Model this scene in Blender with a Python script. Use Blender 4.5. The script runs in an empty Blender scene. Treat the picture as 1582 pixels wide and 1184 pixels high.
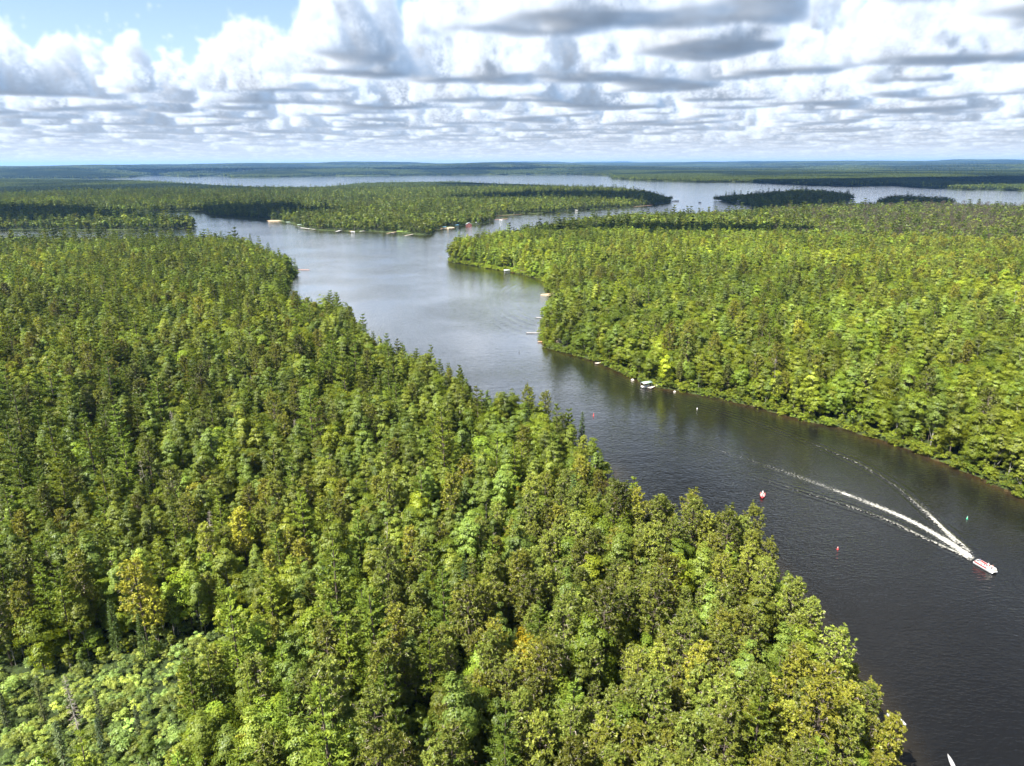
import bpy, bmesh, math, random, time
import numpy as np
from mathutils import Matrix, Vector
T_START = time.time()
random.seed(7); rng = np.random.default_rng(11)
scene = bpy.context.scene
R = math.radians

# ------------------------------------------------------------------ camera
PW, PH, F = 1582, 1184, 1099.0            # the photograph's pixels and its focal length in pixels
CAM = np.array([0.0, 0.0, 115.0]); PITCH = R(17.1); ROLL = R(-0.2)
fwd = np.array([0, math.cos(PITCH), -math.sin(PITCH)])
_r0 = np.array([1.0, 0, 0]); _u0 = np.cross(_r0, fwd)
rgt = math.cos(ROLL)*_r0 + math.sin(ROLL)*_u0
upv = -math.sin(ROLL)*_r0 + math.cos(ROLL)*_u0
cam_d = bpy.data.cameras.new('camera'); cam = bpy.data.objects.new('camera', cam_d)
scene.collection.objects.link(cam); scene.camera = cam
cam_d.sensor_fit = 'HORIZONTAL'; cam_d.sensor_width = 36.0; cam_d.lens = 36.0*F/PW
cam_d.clip_start = 0.5; cam_d.clip_end = 200000
cam.matrix_world = Matrix(((rgt[0], upv[0], -fwd[0], CAM[0]), (rgt[1], upv[1], -fwd[1], CAM[1]),
                           (rgt[2], upv[2], -fwd[2], CAM[2]), (0, 0, 0, 1)))

def P(px, py, z=0.0):                      # pixel + known height -> point of the place
    d = fwd + rgt*((px-PW/2)/F) - upv*((py-PH/2)/F)
    return CAM + d*((z-CAM[2])/d[2])
def Q(p):                                  # point -> photo pixel (used for choosing and naming)
    v = np.atleast_2d(p) - CAM; zc = np.maximum(v @ fwd, 1e-3)
    return PW/2 + F*(v @ rgt)/zc, PH/2 - F*(v @ upv)/zc, zc

# ------------------------------------------------------------------ sun, exposure
SUN_AZ_VEC = np.array([-0.76, -0.64]); SUN_EL = R(55)
_h = SUN_AZ_VEC/np.linalg.norm(SUN_AZ_VEC)
SUN = np.array([_h[0]*math.cos(SUN_EL), _h[1]*math.cos(SUN_EL), math.sin(SUN_EL)])
sun_d = bpy.data.lights.new('sun', 'SUN'); sun_d.energy = 5.0; sun_d.angle = R(0.55); sun_d.color = (1.0, 0.955, 0.88)
sun_o = bpy.data.objects.new('sun', sun_d); scene.collection.objects.link(sun_o)
sun_o.rotation_euler = Vector(SUN).to_track_quat('Z', 'Y').to_euler(); sun_o.location = (-300, -100, 400)
vs = scene.view_settings
vs.view_transform = 'Standard'; vs.look = 'None'; vs.exposure = 1.95; vs.gamma = 1.0; vs.use_curve_mapping = False
cy = scene.cycles
cy.max_bounces = 5; cy.diffuse_bounces = 2; cy.glossy_bounces = 2; cy.transmission_bounces = 2
cy.transparent_max_bounces = 4; cy.volume_bounces = 0; cy.caustics_reflective = False; cy.caustics_refractive = False
cy.use_denoising = True; cy.sample_clamp_indirect = 4.0

# ------------------------------------------------------------------ sky with clouds (cumulus field marched in numpy)
def band_noise(shape, cell, lam, width, seed):
    """gaussian noise with wavelengths round lam (km); periodic; unit variance"""
    g = np.random.default_rng(seed)
    w = np.fft.rfftn(g.standard_normal(shape).astype(np.float32))
    ax = [np.fft.fftfreq(n, c) for n, c in zip(shape[:-1], cell[:-1])] + [np.fft.rfftfreq(shape[-1], cell[-1])]
    k2 = 0
    for i, a in enumerate(ax):
        k2 = k2 + (a.reshape([-1 if j == i else 1 for j in range(len(shape))]).astype(np.float32))**2
    lk = np.log(np.sqrt(k2) + 1e-9)
    w *= np.exp(-((lk - math.log(1/lam))/width)**2)
    o = np.fft.irfftn(w, s=shape).astype(np.float32)
    return o/o.std()

def make_clouds():
    NX, NZ, cxy, cz, base, LX = 640, 44, 0.037, 0.034, 1.02, 640*0.037
    big = 0.9*band_noise((NX, NX), (cxy, cxy), 4.0, 0.5, 5) + 0.9*band_noise((NX, NX), (cxy, cxy), 1.9, 0.4, 8)
    big += 0.45*band_noise((NX, NX), (cxy, cxy), 0.95, 0.4, 13)
    big = big/big.std()
    bil = np.zeros((NX, NX, NZ), np.float32)
    for lam, a, sd in ((0.95, .36, 21), (0.48, .29, 22), (0.25, .21, 23), (0.13, .14, 24)):
        bil += a*(1 - 1.25*np.abs(band_noise((NX, NX, NZ), (cxy, cxy, cz), lam, 0.33, sd)))
    gx = (np.arange(NX) + .5)*cxy
    # open a blue gap where the photograph has one (upper left)
    def dip(x0, y0, r, a):
        dx = (gx[:, None]-x0+LX/2) % LX - LX/2; dy = (gx[None, :]-y0+LX/2) % LX - LX/2
        return a*np.exp(-(dx*dx+dy*dy)/r**2)
    big = big + CLOUD_COVER
    for d in CLOUD_DIPS: big = big - dip(*d)
    T = np.clip(big*1.15, 0, 1)            # 0..1, steep at the cloud's rim
    hz = (np.arange(NZ)+.5)*cz
    Tk = (0.14 + 0.50*T + 0.62*np.clip(big*0.42, 0, 1))
    hf = hz[None, None, :]/Tk[:, :, None]
    val = np.clip(T*.95, 0, .66)[:, :, None]*(1 - np.clip(hf, 0, 3)**2) + 0.62*(bil - 0.36) - (T < .02)[:, :, None]*1.0
    den = np.clip(val*6.0, 0, 1)*np.clip((hz-0.02)/0.06, 0, 1)[None, None, :]
    den[:, :, -3:] *= 0.3; den[:, :, -1] = 0
    # sun transmittance and light from above
    tau = np.zeros_like(den); step = 0.085
    for i in range(1, 13):
        sx, sy, sz = (int(round(-SUN[0]*step*i/cxy)), int(round(-SUN[1]*step*i/cxy)), int(round(SUN[2]*step*i/cz)))
        if sz >= NZ: break
        s = np.roll(den, (sx, sy), (0, 1))
        if sz: tau[:, :, :-sz] += s[:, :, sz:]*step
        else: tau += s*step
    tup = np.cumsum(den[:, :, ::-1], 2)[:, :, ::-1]*cz
    lit = 0.60*np.exp(-5.5*tau) + 0.40*np.exp(-1.3*tau)
    amb = np.exp(-1.9*tup)
    G = np.stack([den, lit, amb], -1).reshape(-1, 3).astype(np.float32)
    return G, NX, NZ, cxy, cz, base

def march(cl, az, el, steps, seed):
    G, NX, NZ, cxy, cz, base = cl
    g = np.random.default_rng(seed)
    N = az.size; RE = 6371.0
    sa, ca, se, ce = np.sin(az), np.cos(az), np.sin(el), np.cos(el)
    def reach(h): return (-se + np.sqrt(se*se + 2*h/RE))*RE
    t0, t1 = reach(base), np.minimum(reach(base + NZ*cz), reach(base) + 45)
    dt = (t1-t0)/steps
    col = np.zeros((N, 3), np.float32); tr = np.ones(N, np.float32); depth = np.zeros(N, np.float32)
    act = np.arange(N); jit = g.random(N)
    ca_, sa_ = math.cos(0.5), math.sin(0.5)
    sunc = np.array([1.0, .985, .955])*CLOUD_SUN; ambc = np.array([.47, .85, 1.44])*CLOUD_AMB
    haz = np.array(HAZE_SKY)
    for i in range(steps):
        a = act
        t = t0[a] + dt[a]*(i+jit[a])
        x0 = t*ce[a]*sa[a]; y0 = t*ce[a]*ca[a]; z = t*se[a] + t*t/(2*RE) - base
        x = ((x0*ca_ - y0*sa_ + 3.0)/cxy) % NX; y = ((x0*sa_ + y0*ca_ + 5.0)/cxy) % NX; z = np.clip(z/cz - .5, 0, NZ-1.001)
        ix = x.astype(np.int32); iy = y.astype(np.int32); iz = z.astype(np.int32)
        fx = (x-ix).astype(np.float32)[:, None]; fy = (y-iy).astype(np.float32)[:, None]; fz = (z-iz).astype(np.float32)[:, None]
        ix1 = (ix+1) % NX; iy1 = (iy+1) % NX; ix = ix % NX; iy = iy % NX
        def at(p, q): 
            k = (p*NX+q)*NZ+iz
            return G[k]*(1-fz) + G[k+1]*fz
        v = (at(ix, iy)*(1-fx)+at(ix1, iy)*fx)*(1-fy) + (at(ix, iy1)*(1-fx)+at(ix1, iy1)*fx)*fy
        al = 1 - np.exp(-v[:, 0]*dt[a]*20.0)
        k = np.nonzero(al > 0.003)[0]
        if k.size:
            b = a[k]; w = (tr[b]*al[k])[:, None]
            c = sunc*v[k, 1:2] + ambc*(0.27 + 0.73*v[k, 2:3])
            hzf = np.exp(-np.maximum(t[k]-5, 0)/HAZE_SKY_KM)[:, None]
            col[b] += w*(c*hzf + haz*(1-hzf))
            tr[b] *= 1-al[k]
        if i % 6 == 5: act = act[tr[act] > 0.01]
    return col, 1-tr

CLOUD_COVER = 0.06; CLOUD_SUN = 0.262; CLOUD_AMB = 0.112; HAZE_SKY = (.235, .250, .264); HAZE_SKY_KM = 95.0
CLOUD_DIPS = []
def _dip(az, dist, r, a):                 # a thinner place in the cloud field, by bearing and distance (km)
    x0, y0 = dist*math.sin(R(az)), dist*math.cos(R(az)); c, s = math.cos(.5), math.sin(.5)
    CLOUD_DIPS.append((x0*c - y0*s + 3.0, x0*s + y0*c + 5.0, r, a))
_dip(-35, 7.4, 2.0, 3.2); _dip(-27, 9.6, 1.7, 2.4); _dip(-26, 5.2, .6, -1.6); _dip(10, 5.6, .9, 1.2); _dip(27, 7.5, .9, 1.2)

FAZ, FEL = R(48), R(26)
def sky_images():
    cl = make_clouds()
    out = []
    for (nm, w, h, azr, elr, steps) in (('sky_front', 1440, 440, FAZ, FEL, 96), ('sky_all', 720, 160, math.pi, math.pi/2, 36)):
        u = (np.arange(w)+.5)/w; v = (np.arange(h)+.5)/h
        az = (u*2-1)*azr; el = v*v*elr + R(0.15)
        A, E_ = np.meshgrid(az, el)
        c, al = march(cl, A.ravel(), E_.ravel(), steps, 3)
        # pale band of air just over the horizon
        f = np.exp(-(E_.ravel()/R(1.6))**1.5)*0.85
        c = c*(1-f[:, None]) + np.array(HAZE_SKY)*f[:, None]*1.02; al = 1-(1-al)*(1-f)
        px = np.empty((w*h, 4), np.float32); px[:, :3] = c; px[:, 3] = al
        q = px.reshape(h, w, 4)                                  # settle the marching grain
        q[1:-1] = q[:-2]*.22+q[1:-1]*.56+q[2:]*.22; q[:, 1:-1] = q[:, :-2]*.22+q[:, 1:-1]*.56+q[:, 2:]*.22; px = np.ascontiguousarray(q.reshape(-1, 4))
        im = bpy.data.images.new(nm, w, h, alpha=True, float_buffer=True)
        im.colorspace_settings.name = 'Non-Color'; im.alpha_mode = 'CHANNEL_PACKED'
        im.pixels.foreach_set(px.ravel()); im.update(); im.pack()
        out.append(im)
    return out

world = bpy.data.worlds.new('World'); scene.world = world; world.use_nodes = True
SKY_STRENGTH = 0.05
def build_world():
    nt = world.node_tree; nt.nodes.clear(); N = nt.nodes.new; L = nt.links.new
    out = N('ShaderNodeOutputWorld'); bg = N('ShaderNodeBackground'); bg.inputs['Strength'].default_value = SKY_STRENGTH
    sky = N('ShaderNodeTexSky'); sky.sky_type = 'NISHITA'; sky.sun_disc = False
    sky.sun_elevation = SUN_EL; sky.sun_rotation = math.atan2(SUN[0], SUN[1]); sky.air_density = 1.0; sky.dust_density = 0.6; sky.altitude = 100
    tc = N('ShaderNodeTexCoord'); sp = N('ShaderNodeSeparateXYZ'); L(tc.outputs['Generated'], sp.inputs[0])
    def M(op, a, b=None):
        m = N('ShaderNodeMath'); m.operation = op
        for i, q in enumerate((a, b)):
            if q is None: continue
            if isinstance(q, (int, float)): m.inputs[i].default_value = q
            else: L(q, m.inputs[i])
        return m.outputs[0]
    az = M('ARCTAN2', sp.outputs[0], sp.outputs[1]); el = M('MAXIMUM', M('ARCSINE', sp.outputs[2]), 0.0)
    def tex(im, azr, elr):
        u = M('MULTIPLY_ADD', az, 0.5/azr); u.node.inputs[2].default_value = 0.5
        v = M('SQRT', M('MINIMUM', M('DIVIDE', el, elr), 1.0))
        cb = N('ShaderNodeCombineXYZ'); L(u, cb.inputs[0]); L(v, cb.inputs[1])
        t = N('ShaderNodeTexImage'); t.image = im; t.extension = 'EXTEND'; t.interpolation = 'Cubic'; L(cb.outputs[0], t.inputs[0]); return t
    imf, ima = sky_images()
    tf, ta = tex(imf, FAZ, FEL), tex(ima, math.pi, math.pi/2)
    mask = M('MULTIPLY', M('LESS_THAN', M('ABSOLUTE', az), FAZ*0.995), M('LESS_THAN', el, FEL*0.99))
    mc = N('ShaderNodeMix'); mc.data_type = 'RGBA'; L(mask, mc.inputs[0]); L(ta.outputs[0], mc.inputs[6]); L(tf.outputs[0], mc.inputs[7])
    ma = N('ShaderNodeMix'); ma.data_type = 'FLOAT'; L(mask, ma.inputs[0]); L(ta.outputs[1], ma.inputs[2]); L(tf.outputs[1], ma.inputs[3])
    clv = N('ShaderNodeVectorMath'); clv.operation = 'SCALE'; L(mc.outputs[2], clv.inputs[0]); clv.inputs[3].default_value = 1/SKY_STRENGTH
    skv = N('ShaderNodeVectorMath'); skv.operation = 'SCALE'; L(sky.outputs[0], skv.inputs[0]); L(M('SUBTRACT', 1.0, ma.outputs[0]), skv.inputs[3])
    ad = N('ShaderNodeVectorMath'); ad.operation = 'ADD'; L(clv.outputs[0], ad.inputs[0]); L(skv.outputs[0], ad.inputs[1])
    L(ad.outputs[0], bg.inputs['Color']); L(bg.outputs[0], out.inputs[0])
    world.cycles.sampling_method = 'MANUAL'; world.cycles.sample_map_resolution = 512
build_world()
print('sky', round(time.time()-T_START, 1))

# ------------------------------------------------------------------ small helpers
COL = scene.collection
def link(o, parent=None):
    COL.objects.link(o); o.parent = parent; return o
def tag(o, label=None, cat=None, group=None, kind=None):
    for k, v in (('label', label), ('category', cat), ('group', group), ('kind', kind)):
        if v: o[k] = v
    return o
def thing(name, loc, label, cat, group=None, rz=0.0, scale=1.0):
    o = bpy.data.objects.new(name, None); o.empty_display_size = 0.5
    o.location = loc; o.rotation_euler = (0, 0, rz); o.scale = (scale,)*3 if isinstance(scale, (int, float)) else scale
    link(o); return tag(o, label, cat, group)

def np_mesh(name, verts, faces, mats, midx=None, smooth=False):
    """verts (n,3); faces list of index arrays (n,k) with one k each"""
    me = bpy.data.meshes.new(name); v = np.asarray(verts, np.float32)
    me.vertices.add(len(v)); me.vertices.foreach_set('co', v.ravel())
    fl = [np.asarray(f, np.int32) for f in faces if len(f)]
    tot = np.concatenate([np.full(len(f), f.shape[1], np.int32) for f in fl]); idx = np.concatenate([f.ravel() for f in fl])
    me.loops.add(len(idx)); me.loops.foreach_set('vertex_index', idx)
    me.polygons.add(len(tot)); me.polygons.foreach_set('loop_start', np.concatenate([[0], np.cumsum(tot)[:-1]]).astype(np.int32))
    me.polygons.foreach_set('loop_total', tot)
    for m in mats: me.materials.append(m)
    if midx is not None: me.polygons.foreach_set('material_index', np.asarray(midx, np.int32))
    me.polygons.foreach_set('use_smooth', np.full(len(tot), smooth, bool))
    me.update(calc_edges=True); me.validate(); return me

class MB:
    """collects shapes; build() makes ONE mesh object"""
    def __init__(s): s.v = []; s.f = []
    def add(s, v, f):
        b = len(s.v); s.v += [tuple(map(float, q)) for q in v]; s.f += [tuple(b+i for i in q) for q in f]; return s
    def box(s, c, d, rz=0.0, taper=1.0):
        cs, sn = math.cos(rz), math.sin(rz); v = []
        for k in (-.5, .5):
            tp = 1.0 if k < 0 else taper
            for i, j in ((-.5, -.5), (.5, -.5), (.5, .5), (-.5, .5)):
                x, y = i*d[0]*tp, j*d[1]*tp
                v.append((c[0]+x*cs-y*sn, c[1]+x*sn+y*cs, c[2]+k*d[2]))
        return s.add(v, [(0, 3, 2, 1), (4, 5, 6, 7), (0, 1, 5, 4), (1, 2, 6, 5), (2, 3, 7, 6), (3, 0, 4, 7)])
    def tube(s, pts, rad, n=8, caps=True):
        v, f = tube(pts, rad, n); b = len(v)
        f = [tuple(q) for q in f]
        if caps: f += [tuple(range(n))[::-1], tuple(range(b-n, b))]
        return s.add(v, f)
    def prism(s, poly, z0, z1):
        n = len(poly); v = [(x, y, z0) for x, y in poly] + [(x, y, z1) for x, y in poly]
        return s.add(v, [tuple(range(n))[::-1], tuple(range(n, 2*n))] + [(i, (i+1) % n, n+(i+1) % n, n+i) for i in range(n)])
    def lathe(s, prof, n=12, c=(0, 0, 0)):
        v = []; f = []
        for r, z in prof: v += [(c[0]+r*math.cos(2*math.pi*k/n), c[1]+r*math.sin(2*math.pi*k/n), c[2]+z) for k in range(n)]
        for i in range(len(prof)-1): f += [(i*n+k, i*n+(k+1) % n, (i+1)*n+(k+1) % n, (i+1)*n+k) for k in range(n)]
        f += [tuple(range(n))[::-1], tuple(range((len(prof)-1)*n, len(prof)*n))]
        return s.add(v, f)
    def build(s, name, mat, parent=None, smooth=False, bevel=0.0):
        me = bpy.data.meshes.new(name); me.from_pydata(s.v, [], s.f); me.update()
        bm = bmesh.new(); bm.from_mesh(me); bmesh.ops.recalc_face_normals(bm, faces=bm.faces); bm.to_mesh(me); bm.free()
        me.materials.append(mat)
        if smooth: me.polygons.foreach_set('use_smooth', np.ones(len(me.polygons), bool))
        o = link(bpy.data.objects.new(name, me), parent)
        if bevel:
            m = o.modifiers.new('bevel', 'BEVEL'); m.width = bevel; m.segments = 2; m.limit_method = 'ANGLE'
        return o

def tube(pts, rad, n=6):
    pts = np.asarray(pts, float); rad = np.broadcast_to(np.asarray(rad, float), (len(pts),))
    v = []; f = []
    for i, p in enumerate(pts):
        d = pts[min(i+1, len(pts)-1)] - pts[max(i-1, 0)]; d = d/(np.linalg.norm(d)+1e-9)
        a = np.cross(d, (0, 0, 1.0) if abs(d[2]) < .9 else (1.0, 0, 0)); a /= np.linalg.norm(a); b = np.cross(d, a)
        for k in range(n):
            t = 2*math.pi*k/n; v.append(p + rad[i]*(a*math.cos(t)+b*math.sin(t)))
    for i in range(len(pts)-1): f += [(i*n+k, i*n+(k+1) % n, (i+1)*n+(k+1) % n, (i+1)*n+k) for k in range(n)]
    return v, f

# ------------------------------------------------------------------ materials
MATS = {}
def mat(name, col, rough=0.7, metal=0.0, spec=0.4, var=0.12, scale=3.0, bump=0.0):
    if name in MATS: return MATS[name]
    m = bpy.data.materials.new(name); m.use_nodes = True; nt = m.node_tree; b = nt.nodes['Principled BSDF']
    b.inputs['Roughness'].default_value = rough; b.inputs['Metallic'].default_value = metal; b.inputs['Specular IOR Level'].default_value = spec
    tc = nt.nodes.new('ShaderNodeTexCoord'); no = nt.nodes.new('ShaderNodeTexNoise'); no.inputs['Scale'].default_value = scale; no.inputs['Detail'].default_value = 4
    nt.links.new(tc.outputs['Object'], no.inputs['Vector'])
    rp = nt.nodes.new('ShaderNodeValToRGB'); nt.links.new(no.outputs['Fac'], rp.inputs[0])
    rp.color_ramp.elements[0].position = .3; rp.color_ramp.elements[1].position = .7
    rp.color_ramp.elements[0].color = tuple(c*(1-var) for c in col)+(1,); rp.color_ramp.elements[1].color = tuple(min(c*(1+var), .9) for c in col)+(1,)
    nt.links.new(rp.outputs[0], b.inputs['Base Color'])
    if bump:
        bp = nt.nodes.new('ShaderNodeBump'); bp.inputs['Strength'].default_value = bump; bp.inputs['Distance'].default_value = .05
        nt.links.new(no.outputs['Fac'], bp.inputs['Height']); nt.links.new(bp.outputs[0], b.inputs['Normal'])
    MATS[name] = m; return m

def leaf_material(name, trans=0.42, gloss=0.012, spread=0.24, fixed=None):
    m = bpy.data.materials.new(name); m.use_nodes = True; nt = m.node_tree; nt.nodes.clear(); N = nt.nodes.new; L = nt.links.new
    out = N('ShaderNodeOutputMaterial')
    at = N('ShaderNodeAttribute'); at.attribute_type = 'INSTANCER'; at.attribute_name = 'tint'
    ge = N('ShaderNodeNewGeometry')
    mr = N('ShaderNodeMapRange'); mr.inputs[3].default_value = 1-spread; mr.inputs[4].default_value = 1+spread
    L(ge.outputs['Random Per Island'], mr.inputs[0])
    sc = N('ShaderNodeVectorMath'); sc.operation = 'SCALE'; L(mr.outputs[0], sc.inputs[3])
    if fixed: sc.inputs[0].default_value = fixed
    else: L(at.outputs['Vector'], sc.inputs[0])
    hs = N('ShaderNodeHueSaturation')
    m2 = N('ShaderNodeMath'); m2.operation = 'MULTIPLY_ADD'; L(ge.outputs['Random Per Island'], m2.inputs[0]); m2.inputs[1].default_value = -0.03; m2.inputs[2].default_value = 0.515
    L(m2.outputs[0], hs.inputs['Hue']); L(sc.outputs[0], hs.inputs['Color'])
    df = N('ShaderNodeBsdfDiffuse'); tr = N('ShaderNodeBsdfTranslucent'); gl = N('ShaderNodeBsdfGlossy'); gl.inputs['Roughness'].default_value = .45
    gl.inputs['Color'].default_value = (.9, .95, 1, 1)
    L(hs.outputs[0], df.inputs['Color'])
    tcol = N('ShaderNodeVectorMath'); tcol.operation = 'MULTIPLY'; tcol.inputs[1].default_value = (1.35, 1.25, .6); L(hs.outputs[0], tcol.inputs[0]); L(tcol.outputs[0], tr.inputs['Color'])
    a = N('ShaderNodeMixShader'); a.inputs[0].default_value = trans; L(df.outputs[0], a.inputs[1]); L(tr.outputs[0], a.inputs[2])
    b = N('ShaderNodeMixShader'); b.inputs[0].default_value = gloss; L(a.outputs[0], b.inputs[1]); L(gl.outputs[0], b.inputs[2])
    L(b.outputs[0], out.inputs[0]); return m
LEAF = leaf_material('leaf')
NEEDLE = leaf_material('needle', trans=.34, gloss=.01, spread=.28)
TWIG = leaf_material('twig', trans=0, gloss=.02, spread=.35, fixed=(.24, .205, .165))
RUST = leaf_material('rust_needle', trans=.1, gloss=.02, spread=.3, fixed=(.20, .075, .025))
BARK = mat('bark', (.085, .065, .05), .9, var=.3, scale=2.0)
BIRCH = mat('pale_bark', (.20, .19, .16), .85, var=.3, scale=1.5)
SNAG = mat('bleached_wood', (.34, .31, .28), .85, var=.2, scale=2.0)

# ------------------------------------------------------------------ the land: shorelines read from the photograph
def PP(lst, z): return [tuple(P(a, b, z)[:2]) for a, b in lst]
L1 = [(60, 58), (43, -170), (-3600, -170), (-3600, 990)] + PP([(0, 361), (120, 362), (240, 361), (345, 360), (392, 371), (428, 388)], 19) + \
     PP([(452, 416), (446, 440), (437, 466)], 2) + PP([(470, 467), (500, 467), (530, 470), (556, 500), (600, 530), (655, 545), (700, 565), (735, 592), (770, 604), (838, 612), (878, 640), (915, 680)], 15) + \
     PP([(940, 724), (930, 738), (905, 750), (912, 772)], 1) + PP([(975, 762), (1040, 768), (1110, 779)], 17.5) + PP([(1165, 800), (1205, 850), (1250, 900), (1268, 948), (1325, 985), (1368, 1060), (1383, 1110), (1405, 1150), (1415, 1184)], 13.5)
L2 = PP([(-260, 354), (0, 355), (180, 355.5), (240, 354.5), (298, 352.5), (306, 350), (296, 346.5), (240, 345), (180, 344), (140, 341), (100, 336), (-260, 333)], 0)
L3 = PP([(-400, 338), (0, 337), (130, 331), (160, 328.5), (200, 328), (260, 327), (312, 327), (322, 333), (360, 336), (408, 339), (450, 345), (470, 353), (484, 355.5), (520, 357), (570, 358), (620, 359.5), (645, 363), (668, 364), (674, 356),
         (700, 352), (745, 346.5), (762, 342), (765, 333), (800, 331), (860, 328.5), (905, 324), (960, 321), (1010, 317.5), (1036, 313), (1040, 309)], 0) + \
     PP([(1030, 303), (1005, 296), (960, 291), (900, 289), (830, 286), (760, 284), (700, 281), (620, 282), (560, 283), (500, 289), (470, 290), (400, 289), (330, 286), (280, 283), (235, 280), (190, 279)], 16) + [(-13000, 9400), (-13000, 1580)]
R1 = PP([(1760, 850), (1650, 800), (1582, 770), (1500, 733), (1420, 700), (1360, 680), (1300, 662), (1240, 650), (1170, 630), (1110, 615), (1050, 605), (1018, 600), (985, 588), (945, 570), (910, 555), (870, 545), (843, 538), (836, 520), (838, 500), (848, 482), (872, 469),
         (862, 457), (842, 447), (836, 432), (800, 423), (760, 416), (720, 409), (695, 405), (691, 399)], 0) + \
     PP([(697, 381), (712, 374)], 8) + PP([(735, 368), (780, 356), (830, 346), (880, 338.5), (950, 332), (1060, 329), (1150, 324), (1250, 318), (1330, 315), (1400, 314), (1470, 316), (1582, 319), (1900, 328)], 15) + [(3740, 1725), (3740, 86), (374, 86)]
I1 = PP([(1099, 309.5), (1130, 314), (1158, 317), (1162, 322), (1200, 324), (1240, 323), (1262, 318), (1300, 313), (1321, 308)], 0) + PP([(1310, 303), (1270, 298), (1230, 297), (1160, 303), (1115, 306)], 8)
I2 = PP([(1352, 317), (1410, 320), (1470, 320), (1475, 315), (1420, 312), (1372, 311)], 0)
I3 = PP([(1249, 318), (1300, 316.5), (1304, 314), (1255, 315)], 0)
FAR = [(-43000, 6000)] + PP([(150, 276), (200, 274.5), (240, 270.5), (290, 273.5), (340, 271.5), (358, 274.5), (420, 274), (520, 272), (640, 271), (740, 270.5), (860, 269), (915, 271), (940, 271.5), (946, 276), (985, 279), (1080, 281.5), (1150, 281.5),
       (1240, 286), (1300, 288), (1380, 287), (1430, 290.5), (1500, 293.5), (1520, 292.5), (1582, 295), (1800, 300)], 0) + [(13000, 3160), (58000, 2900), (58000, 58000), (-43000, 58000)]
SLIVER = PP([(415, 257), (505, 257.5), (508, 256), (460, 255.3), (415, 255.8)], 20)
LANDS = {'near_bank': L1, 'spit': L2, 'peninsula': L3, 'right_bank': R1, 'island': I1, 'islet': I2, 'islet2': I3, 'far': FAR}
LANDS = {k: np.array(v, float) for k, v in LANDS.items()}
def wobble(poly, amp):                     # natural shorelines: subdivide the long edges and jitter
    out = []; g = np.random.default_rng(len(poly))
    for i in range(len(poly)):
        a, b = poly[i], poly[(i+1) % len(poly)]; d = np.linalg.norm(b-a); n = int(min(max(d/(0.03*np.linalg.norm(a)+3), 1), 6))
        nrm = np.array([-(b-a)[1], (b-a)[0]])/max(d, 1e-6)
        for k in range(n):
            p = a+(b-a)*k/n
            if k: p = p + nrm*g.normal(0, amp*min(d/n, 40))
            out.append(p)
    return np.array(out)
for k in LANDS: LANDS[k] = wobble(LANDS[k], 0.06)

def seg_dist(pts, poly):
    out = np.full(len(pts), 1e9); ins = np.zeros(len(pts), bool)
    n = len(poly); X = np.ascontiguousarray(pts[:, 0]); Y = np.ascontiguousarray(pts[:, 1])
    for i in range(n):
        a, b = poly[i], poly[(i+1) % n]; ab = b-a
        dx = X-a[0]; dy = Y-a[1]; t = np.clip((dx*ab[0]+dy*ab[1])/max(ab @ ab, 1e-9), 0, 1); dx -= t*ab[0]; dy -= t*ab[1]
        np.minimum(out, dx*dx+dy*dy, out)
        if a[1] != b[1]:
            c = ((a[1] > Y) != (b[1] > Y)) & (X < ab[0]*(Y-a[1])/ab[1]+a[0]); ins ^= c
    return np.sqrt(out), ins
NAMES = list(LANDS)
def shore(pts):
    """signed distance to the shore (+ on land) and which land"""
    pts = np.asarray(pts, float); best = np.full(len(pts), -1e9); who = np.full(len(pts), -1)
    for i, k in enumerate(NAMES):
        lo, hi = LANDS[k].min(0), LANDS[k].max(0); e = np.maximum(np.maximum(lo-pts, pts-hi), 0); bd = np.hypot(e[:, 0], e[:, 1])
        s = -np.maximum(bd, 40.0); q = np.nonzero(bd < 40)[0]
        if q.size:
            d, ins = seg_dist(pts[q], LANDS[k]); s[q] = np.where(ins, d, -d)
        m = s > best; best[m] = s[m]; who[m & (s > 0)] = i
    d, ins = seg_dist(pts, np.array(SLIVER)); best = np.where(ins, -d, best)
    return best, who

_perm = np.random.default_rng(3).random((256, 256)).astype(np.float32)
def vnoise(x, y):
    ix = np.floor(x).astype(int); iy = np.floor(y).astype(int); fx = x-ix; fy = y-iy
    fx = fx*fx*(3-2*fx); fy = fy*fy*(3-2*fy); a = _perm
    g = lambda i, j: a[i & 255, j & 255]
    return (g(ix, iy)*(1-fx)+g(ix+1, iy)*fx)*(1-fy) + (g(ix, iy+1)*(1-fx)+g(ix+1, iy+1)*fx)*fy
def fbm(x, y, o=4):
    s = 0; a = .5; t = 0
    for i in range(o): s = s + a*vnoise(x*2**i+17.3*i, y*2**i+5.1*i); t += a; a *= .5
    return s/t
def height(pts, sd):
    x, y = pts[:, 0], pts[:, 1]; r = np.hypot(x, y); s = np.maximum(sd, 0)
    h = 0.25 + 1.6*(1-np.exp(-s/9))
    n1 = fbm(x/260+3, y/260+8, 4); n2 = fbm(x/4200+11, y/4200+4, 4)
    h += np.clip(s/160, 0, 1)*(1 + 5*n1)*np.clip((r-120)/500, 0, 1)
    far = np.clip((r-4600)/12000, 0, 1)
    h += np.clip(s/700, 0, 1)*far*(28 + 270*np.clip(n2-.25, 0, 1))*np.clip(1.0 + x/38000, .35, 1.1)
    return np.where(sd > 0, h, np.maximum(-0.3+sd*.18, -3.0))

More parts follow.
